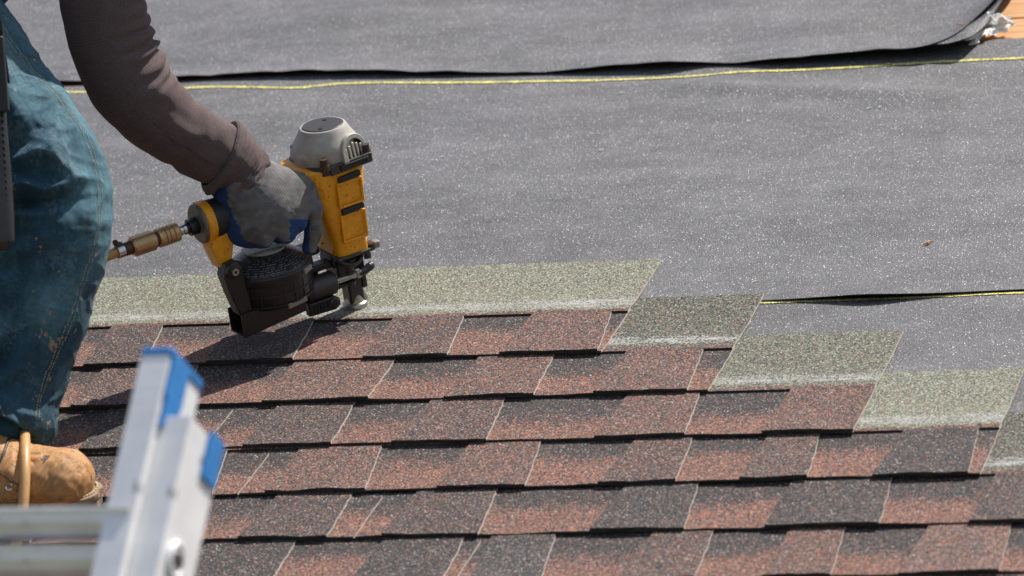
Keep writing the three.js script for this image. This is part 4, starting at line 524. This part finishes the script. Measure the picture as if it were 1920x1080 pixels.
  const legAt = {}, leg = limb(spine, [[0, 0.135], [0.2, 0.122], [0.38, 0.106], [0.5, 0.1], [0.58, 0.0985], [0.68, 0.088], [0.78, 0.079], [0.83, 0.079], [0.862, 0.088], [0.882, 0.084], [0.9, 0.07], [0.93, 0.065], [1, 0.064]], 240, 420, (p, d, t) => {
    const near = sm(-0.3, 0.4, d.z); let h = 0;
    if (near > 0) for (const [l, a, w] of fold) { const [q, e] = lineAt(p.x, p.y, l); if (q < w * 4) h += 1.9 * a * near * Math.exp(-(((q * q + 2e-6) ** 0.5 / w) ** 1.35)) * (0.35 + 0.65 * Math.sin(Math.PI * clamp(e, 0.04, 0.96))); }
    return h + 0.005 * fbm(p.x * 7, p.y * 7, p.z * 7, 2) + 0.0022 * (1 - Math.abs(noise(p.x * 16 + p.y * 7, p.y * 22 - p.x * 8, p.z * 12))) ** 3 + 0.0007 * fbm(p.x * 40, p.y * 40, p.z * 40 + 5, 2);
  }, () => 1, legAt);
  const thread = []; for (const off of [0, 0.07]) for (let t = 0.3; t < 0.86; t += 0.0042) { const a = 5.16 + off + 0.1 * Math.sin(t * 9), p = legAt.point(t, a), q = legAt.point(t + 0.0035, a), d = q.clone().sub(p), m = p.clone().add(q).multiplyScalar(0.5); thread.push(new THREE.CylinderGeometry(0.0007, 0.0007, Math.max(0.002, d.length() * 0.75), 5).applyQuaternion(new THREE.Quaternion().setFromUnitVectors(V(0, 1, 0), d.normalize())).translate(m.x, m.y, m.z)); }
  bpart('jeans', leg, denim, person);
  bpart('seam_stitching', join(thread), std({ color: lin(0.3, 0.27, 0.17), roughness: 0.9 }), person, person.children[person.children.length - 1]);
  // the outer seam stands up from the cloth along the front of the leg
  const limbL = limb([J.hipL, [lerp(J.hipL[0], J.kneeL[0], 0.5), lerp(J.hipL[1], J.kneeL[1], 0.5), lerp(J.hipL[2], J.kneeL[2], 0.5)], J.kneeL, [lerp(J.kneeL[0], J.ankleL[0], 0.5), lerp(J.kneeL[1], J.ankleL[1], 0.5), lerp(J.kneeL[2], J.ankleL[2], 0.5)], J.ankleL], [[0, 0.13], [0.5, 0.1], [1, 0.08]], 80, 120, (p) => 0.008 * fbm(p.x * 9, p.y * 9, p.z * 9, 3));
  const seat = netted(bones([[J.hip, J.hipL, 0.14, 0.14], [J.hip, J.waist, 0.13, 0.14]], 0.06), [-1.1, 0.2, -0.15], [-0.4, 0.85, 0.6], 0.016, null, (p) => [p[0] + p[2], p[1]]);
  bpart('jeans', limbL, denim, person); bpart('jeans_seat', seat, denim, person);
}

/* boots: x forward, y up from the shingle, in metres */
const leather = (() => { const t = paint(1024, 1024, (u, v) => { const w = fbm(u * 5, v * 5, 2, 4), g = fbm(u * 42, v * 42, 4, 4), scuff = sm(0.5, 0.6, fbm(u * 6 + 5, v * 6, 14, 5)), grime = sm(0.15, 0.6, fbm(u * 9, v * 9, 24, 5)); let c = [0.4, 0.2, 0.068].map((x) => x * (0.92 + 0.22 * w + 0.3 * g)); c = mix3(c, [0.17, 0.095, 0.045], grime * 0.6); c = mix3(c, [0.045, 0.04, 0.042], scuff * 0.9); return [...c, 0.5 + 0.35 * g - 0.2 * scuff]; }, true); return std({ map: rep(t.map, 5, 5), bumpMap: rep(t.bumpMap, 5, 5), bumpScale: 0.0016, roughness: 0.68 }); })();
const soleMat = wornMat([0.3, 0.21, 0.13], [0.06, 0.05, 0.045], 0.4, 51, { roughness: 0.85 });
{
  const foot = bones([[[0.1, 0.036, 0], [0.05, 0.038, 0], 0.034, 0.036], [[0.099, 0.038, 0.013], [0.05, 0.038, 0.014], 0.029, 0.029], [[0.099, 0.038, -0.013], [0.05, 0.038, -0.014], 0.029, 0.029], [[0.05, 0.038, 0], [-0.04, 0.05, 0], 0.036, 0.042], [[0.03, 0.045, 0], [-0.06, 0.1, 0], 0.03, 0.05], [[-0.04, 0.05, 0], [-0.13, 0.05, 0], 0.042, 0.042], [[-0.06, 0.08, 0], [-0.1, 0.2, 0], 0.045, 0.042]], 0.03);
  const boot = (p) => { const crease = 0.0028 * (1 - Math.abs(Math.sin(p[0] * 150 + p[2] * 50 + 2 * noise(p[0] * 20, p[1] * 30, p[2] * 20)))) ** 2 * Math.exp(-(((p[0] - 0.062) / 0.03) ** 2)) * sm(0.035, 0.06, p[1]); return Math.max(foot([p[0], p[1], p[2] * 0.88]) + crease + 0.0008 * noise(p[0] * 50, p[1] * 50, p[2] * 50) - 0.0022 * sm(0, 0.003, 0.066 - 0.5 * Math.abs(p[1] - 0.052) - p[0]), 0.021 - p[1]); };
  const outline = (k) => { const s = new THREE.Shape(); for (let i = 0; i <= 64; i++) { const a = i / 64 * 6.2832, c = Math.cos(a), q = Math.sin(a), x = -0.013 + (0.157 + k) * c, w = (c > 0 ? 0.05 : 0.043) + k - 0.008 * Math.exp(-(((x + 0.04) / 0.05) ** 2)); if (i) s.lineTo(x, w * Math.sign(q) * Math.abs(q) ** 0.75); else s.moveTo(x, 0); } return s; };
  const slab = (k, h, y) => new THREE.ExtrudeGeometry(outline(k), { depth: h, bevelEnabled: true, bevelThickness: 0.002, bevelSize: 0.002, bevelSegments: 2 }).rotateX(-Math.PI / 2).translate(0, y, 0);
  const bootGeo = netted(boot, [-0.2, 0, -0.08], [0.16, 0.26, 0.08], 0.003, null, (p) => [p[0] + p[2] * 0.5, p[1] + p[2] * 0.7]);
  const place = (x, y, z, yaw) => { const g = new THREE.Group(); g.name = 'boot'; const w = onRoof(x, y, z); person.updateMatrixWorld(true); g.position.copy(person.worldToLocal(w)); const q = new THREE.Quaternion().setFromEuler(new THREE.Euler(PITCH, yaw, 0, 'XYZ')); g.quaternion.copy(person.quaternion.clone().invert().multiply(q)); person.add(g); return g; };
  const build = (g) => {
    part('boot_upper', bootGeo, leather, g);
    part('sole', boxUv(join(slab(0.001, 0.012, 0.001), slab(0.004, 0.005, 0.016))), soleMat, g);
    const st = []; for (let i = 0; i < 90; i++) { const a = i / 90 * 6.2832, c = Math.cos(a), q = Math.sin(a), x = -0.013 + 0.157 * c, w = (c > 0 ? 0.05 : 0.043) - 0.008 * Math.exp(-(((x + 0.04) / 0.05) ** 2)); st.push(new THREE.BoxGeometry(0.0045, 0.0014, 0.0016).rotateY(-a - Math.PI / 2).translate(x, 0.0243, w * Math.sign(q) * Math.abs(q) ** 0.75)); }
    part('welt_stitching', join(st), std({ color: lin(0.5, 0.4, 0.26), roughness: 0.9 }), g);
    const skinZ = (x, y) => { let z = 0.08; while (z > 0 && boot([x, y, z]) > 0) z -= 0.0006; return z; };
    const eye = []; for (const [x, y] of [[0.028, 0.07], [0.047, 0.056], [0.008, 0.084]]) eye.push(xf(new THREE.TorusGeometry(0.0044, 0.0017, 10, 20), [x, y, skinZ(x, y) + 0.0006], [-0.6, 0.1, 0]));
    const seamLine = [[-0.06, 0.034], [-0.02, 0.031], [0.03, 0.031], [0.062, 0.035], [0.071, 0.046], [0.06, 0.058], [0.042, 0.068], [0.02, 0.083]].map(([x, y]) => [x, y, skinZ(x, y) + 0.0003]), seamCurve = new THREE.CatmullRomCurve3(seamLine.map((q) => V(...q)));
    part('panel_edge', tube(seamLine, 0.0011, 8, 120), std({ color: lin(0.09, 0.05, 0.025), roughness: 0.9 }), g);
    part('eyelets', join(eye), M.chrome, g);
    part('lace', boxUv(join(tube([[0.03, 0.074, 0.044], [0.034, 0.09, 0.02], [0.03, 0.093, -0.02], [0.026, 0.075, -0.044]], 0.0022, 10, 30), tube([[0.008, 0.09, 0.042], [0.012, 0.104, 0.02], [0.008, 0.106, -0.02], [0.004, 0.09, -0.042]], 0.0022, 10, 30))), M.rubber, g);
    const dots = []; for (let i = 0; i < 46; i++) { const p = seamCurve.getPointAt(i / 45); for (const o of [0.004, 0.0075]) { const x = p.x - o * (i > 26 ? 0.9 : 0.2), y = p.y + o * (i > 30 ? -0.5 : 0.9); dots.push(new THREE.SphereGeometry(0.0009, 6, 4).translate(x, y, skinZ(x, y))); } }
    part('seam_stitching', join(dots), std({ color: lin(0.1, 0.055, 0.025), roughness: 0.9 }), g);
  };
  build(place([-0.4691,0.4228][0] - 0.13, 0.0175, [-0.4988,0.4245][1] + 0.05, 0.02));
  build(place(footL[0], 0.0175, footL[1], 0.05));
}
delete person.userData.base; setShadow(person);

/* tool hanging at the roofer's hip */
{
  const t = benchThing('hanging_tool', [-0.44,0.078,0.56]); tag(t, 'dark grey perforated tool handle hanging in front of the jeans at the left edge', 'hand tool');
  const path = [[-0.4484,0.078,0.56], [-0.4484,0.0991,0.56], [-0.452,0.1764,0.552], [-0.4569,0.2327,0.546], [-0.4617,0.3032,0.54]];
  bpart('tool_handle', boxUv(limb(path, [[0, 0.004], [0.02, 0.013], [0.06, 0.0175], [0.5, 0.0165], [1, 0.015]], 40, 120, () => 0, () => 0.55)), wornMat([0.05, 0.05, 0.052], [0.14, 0.13, 0.12], 0.4, 61, { roughness: 0.4, metalness: 0.4 }), t);
  const ho = []; for (let k = 0; k < 22; k++) { const f = k / 21, p = [lerp([-0.4373,0.0906,0.566][0], [-0.4488,0.2745,0.556][0], f) , lerp([-0.4373,0.0906,0.566][1], [-0.4488,0.2745,0.556][1], f), lerp([-0.4371,0.0906,0.567][2], [-0.4493,0.2747,0.551][2], f)]; ho.push(new THREE.SphereGeometry(0.0019, 8, 6).scale(0.9, 1.5, 0.8).translate(...p)); }
  bpart('perforations', join(ho), M.hole, t);
  bpart('tool_loop', boxUv(join(xf(new RoundedBoxGeometry(0.034, 0.1, 0.012, 3, 0.003), [-0.459,0.3097,0.552], [0, 0, 0.08]), xf(new RoundedBoxGeometry(0.05, 0.2, 0.004, 2, 0.002), [-0.4751,0.3676,0.52], [0.35, 0, 0.1]))), M.rubber, t);
  delete t.userData.base; setShadow(t);
}
delete hose.userData.base;

/* ---------- extension ladder ---------- */
const alu = (() => { const t = paint(1024, 1024, (u, v) => { const s = fbm(u * 4, v * 90, 3, 2), b = fbm(u * 6, v * 6, 9, 4), scuff = sm(0.56, 0.66, fbm(u * 9, v * 5 + 3, 15, 4)), w = 0.9 + 0.05 * s + 0.1 * b; return [...mix3([0.84 * w, 0.845 * w, 0.855 * w], [0.16, 0.15, 0.14], scuff * 0.7), 0.5 + 0.3 * s]; }, true); return std({ map: rep(t.map, 2.2, 2.2), bumpMap: rep(t.bumpMap, 2.2, 2.2), bumpScale: 0.0002, roughness: 0.42, metalness: 0.2 }); })();
const rungMat = alu.clone(); rungMat.metalness = 0.8; rungMat.roughness = 0.46; rungMat.name = 'rung';
const bluePlastic = wornMat([0.01, 0.2, 0.56], [0.2, 0.3, 0.45], 0.45, 71, { roughness: 0.38 });
{
  // axes: x across the rungs, y up the rails, z out of the climbing side
  const X = V(0.92, 0.03, 0.39).normalize(), Y = V(0.193, 1, -0.53); Y.addScaledVector(X, -Y.dot(X)).normalize(); const Z = X.clone().cross(Y);
  const q = bench.quaternion.clone().multiply(new THREE.Quaternion().setFromRotationMatrix(new THREE.Matrix4().makeBasis(X, Y, Z)));
  const g = new THREE.Group(); g.name = 'extension_ladder'; scene.add(g); tag(g, 'out of focus aluminium extension ladder with blue rail caps in the foreground', 'ladder');
  const top = fromBench([-0.1054,-0.0345,2.3]); g.quaternion.copy(q);
  const up = V(0, 1, 0).applyQuaternion(q), LENGTH = (top.y - GROUND) / up.y; g.position.copy(top).addScaledVector(up, -LENGTH);
  const channel = (len) => { const s = new THREE.Shape(); [[0, 0], [0, -0.072], [-0.03, -0.072], [-0.03, -0.0685], [-0.0035, -0.0685], [-0.0035, -0.0035], [-0.03, -0.0035], [-0.03, 0]].forEach(([a, b], i) => (i ? s.lineTo(a, b) : s.moveTo(a, b))); return new THREE.ExtrudeGeometry(s, { depth: len, bevelEnabled: true, bevelThickness: 0.001, bevelSize: 0.0007, bevelOffset: -0.0007, bevelSegments: 2 }).rotateX(-Math.PI / 2); };
  // rails: outer face towards +x for the right hand pair, mirrored for the left
  const rail = (name, x, z, len, side) => { const geo = channel(len); geo.rotateY(0); const p = geo.attributes.position; for (let i = 0; i < p.count; i++) p.setXYZ(i, side * p.getX(i), p.getY(i), -p.getZ(i)); if (side < 0 || true) geo.computeVertexNormals(); const m = part(name, boxUv(geo), alu, g); m.position.set(x, 0, z); return m; };
  const WIDE = 0.40, L2 = LENGTH - 0.062;
  for (const side of [1, -1]) {
    const xo = side > 0 ? 0 : -WIDE, a = rail('rail', xo, 0, LENGTH, side), b = rail('rail', xo + side * 0.031, -0.012, L2, side);
    for (const [r, len] of [[a, LENGTH], [b, L2]]) {
      const c = part('rail_cap', boxUv(r === b ? join(new RoundedBoxGeometry(0.003, 0.05, 0.03, 2, 0.001).translate(side * 0.0022, len - 0.018, -0.055), new RoundedBoxGeometry(0.026, 0.006, 0.02, 2, 0.001).translate(side * -0.0105, len + 0.0015, -0.06)) : join(new RoundedBoxGeometry(0.034, 0.01, 0.074, 3, 0.003).translate(side * -0.0145, len + 0.0035, -0.036), new RoundedBoxGeometry(0.003, 0.046, 0.036, 2, 0.001).translate(side * 0.0022, len - 0.018, -0.022), new RoundedBoxGeometry(0.004, 0.036, 0.03, 2, 0.001).translate(side * 0.0026, len - 0.056, -0.022))), bluePlastic, r);
      c.userData.label = 'blue plastic cap on the rail end';
    }
  }
  const d = (r, lip) => { const s = new THREE.Shape(); s.moveTo(-r, r * 0.75); s.lineTo(r, r * 0.75); s.lineTo(r, r * 0.4); s.absarc(0, r * 0.1, r, 0.3, -Math.PI - 0.3, true); s.lineTo(-r, r * 0.4); return s; };
  const rungGeo = boxUv(new THREE.ExtrudeGeometry(d(0.019), { depth: WIDE - 0.01, bevelEnabled: false, curveSegments: 20 }).rotateY(-Math.PI / 2).rotateX(0.5));
  const ribGeo = boxUv(join(...[-0.011, -0.0055, 0, 0.0055, 0.011].map((z) => new THREE.BoxGeometry(WIDE - 0.012, 0.0014, 0.002).translate(-(WIDE - 0.01) / 2, 0.0146, z))).rotateX(0.5));
  for (let k = 0; k < 13; k++) {
    const y = LENGTH - 0.17 - 0.305 * k; if (y < 0.1) break;
    const m = part('rung', rungGeo, rungMat, g); m.position.set(-0.004, y, -0.02); part('tread_ribs', ribGeo, rungMat, m);
    for (const [r, yy] of [[0.0026, y], [0.0336, y - 0.0315]]) { const e = part('rung_end', boxUv(join(new THREE.TorusGeometry(0.013, 0.0028, 10, 28).scale(1, 1.25, 1).rotateY(Math.PI / 2).translate(r, yy, -0.04), new THREE.SphereGeometry(0.012, 20, 12).scale(0.12, 1.2, 1).translate(r, yy, -0.04))), alu, g); if (r > 0.02) part('rung_bore', new THREE.CylinderGeometry(0.007, 0.007, 0.003, 20).scale(1, 1, 1.5).rotateZ(Math.PI / 2).translate(r + 0.001, yy, -0.04), M.gun, e); }
    const n = part('rung', rungGeo, rungMat, g); n.position.set(-0.004, y - 0.0315, -0.036);
  }
  setShadow(g);
}

/* ---------- torn white scrap and small litter ---------- */
{
  const c = [0.4468,-1.2165], m = new THREE.Group(); m.name = 'paper_scrap'; scene.add(m); tag(m, 'crumpled white torn scrap caught under the curled felt flap', 'paper scrap');
  m.position.copy(onRoof(c[0], 0.001, c[1])); m.rotation.x = PITCH;
  const white = std({ color: lin(0.8, 0.79, 0.76), roughness: 0.8, side: THREE.DoubleSide });
  const crease = (u, v, s) => (1 - Math.abs(noise(u, v, s))) ** 2;
  const crumple = (w, l, s, lift) => sheet(40, 60, (i, j) => { const u = i / 40 - 0.5, v = j / 60 - 0.5, x = u * w * (1 + 0.35 * noise(v * 5, s, 1)), z = v * l * (1 + 0.25 * noise(u * 4, s, 2)); return [x + 0.004 * noise(u * 3, v * 3, s), 0.003 + lift * (0.6 + 0.5 * noise(u * 1.5, v * 1.5, s + 1)) + 0.005 * crease(u * 1.6, v * 3.2, s + 2), z]; }, 0.0004, (x, z) => [x, z]);
  part('torn_sheet', crumple(0.034, 0.09, 3, 0.014).rotateY(-0.62), [white, white, white], m);
  part('torn_corner', crumple(0.03, 0.028, 8, 0.022).rotateY(0.4).translate(0.018, 0.004, -0.022), [white, white, white], m);
  setShadow(m);
}
const woodChip = std({ color: lin(0.42, 0.22, 0.1), roughness: 0.8 }), fleck = std({ color: lin(0.7, 0.7, 0.68), roughness: 0.5 });
function sliver(len, w, h, bend) { const g = new THREE.BoxGeometry(len, h, w, 10, 1, 2), p = g.attributes.position; for (let i = 0; i < p.count; i++) { const t = p.getX(i) / len; p.setXYZ(i, p.getX(i), p.getY(i) + bend * (0.25 - t * t), p.getZ(i) * (1 - 1.5 * Math.abs(t)) + w * 0.4 * Math.sin(t * 5)); } g.computeVertexNormals(); return g; }
[[[0.5039,-0.3708], 0.018, 0.9, 'forked pale wood splinter lying on the open middle felt at right'], [[0.3107,-1.1006], 0.012, 0.15, 'small wood chip lying on the yellow chalk line'], [[0.4071,-1.2121], 0.014, 0.1, 'brown wood chip on the uppermost felt near its curled corner']].forEach(([c, len, yaw, label], k) => {
  const m = new THREE.Mesh(sliver(len, 0.0028, 0.0016, 0.004), woodChip); m.name = numbered('wood_splinter'); const h = k === 2 ? hUp(...c) : hMid(...c); m.position.copy(onRoof(c[0], h + 0.0018, c[1])); m.rotation.set(PITCH, yaw, 0, 'XYZ'); scene.add(m); tag(m, label, 'wood splinter'); setShadow(m);
  if (k === 0) part('twig', sliver(0.012, 0.0022, 0.0014, 0.003).rotateY(0.9).translate(0.001, 0.001, 0), woodChip, m);
});
const flecks = [[[-0.1061,-1.0358], 'white fleck on the felt below the yellow chalk line, right of centre'], [[0.3154,-0.9111], 'forked pale fleck below the dark swell in the felt at right'], [[-0.0804,-0.7915], 'lone white fleck on the open felt right of the nailer'], [[0.2762,-0.2524], 'white fleck just above the stepped green strip beside the gaping felt edge'], [[-0.3103,-0.4275], 'white fleck on the felt just right of the nailer nose'], [[-0.3327,-0.7918], 'white fleck on the felt level with the yellow housing']];
flecks.forEach(([c, label], k) => { const m = new THREE.Mesh(sliver(0.008 + 0.004 * hash(k, 1, 1), 0.0016, 0.0008, 0.002), fleck); m.name = numbered('plastic_fleck'); m.position.copy(onRoof(c[0], hMid(...c) + 0.0014, c[1])); m.rotation.set(PITCH, hash(k, 2, 2) * 1.6 - 0.2, 0, 'XYZ'); scene.add(m); tag(m, label, 'fleck', 'white flecks scattered on the middle felt'); if (k === 1) part('second_fleck', sliver(0.008, 0.0016, 0.0008, 0.002).rotateY(0.5).translate(0.012, 0, 0.012), fleck, m); });

scene.traverse((o) => { if (o.isMesh) { o.castShadow = true; o.receiveShadow = true; } });
renderer.render(scene, camera);
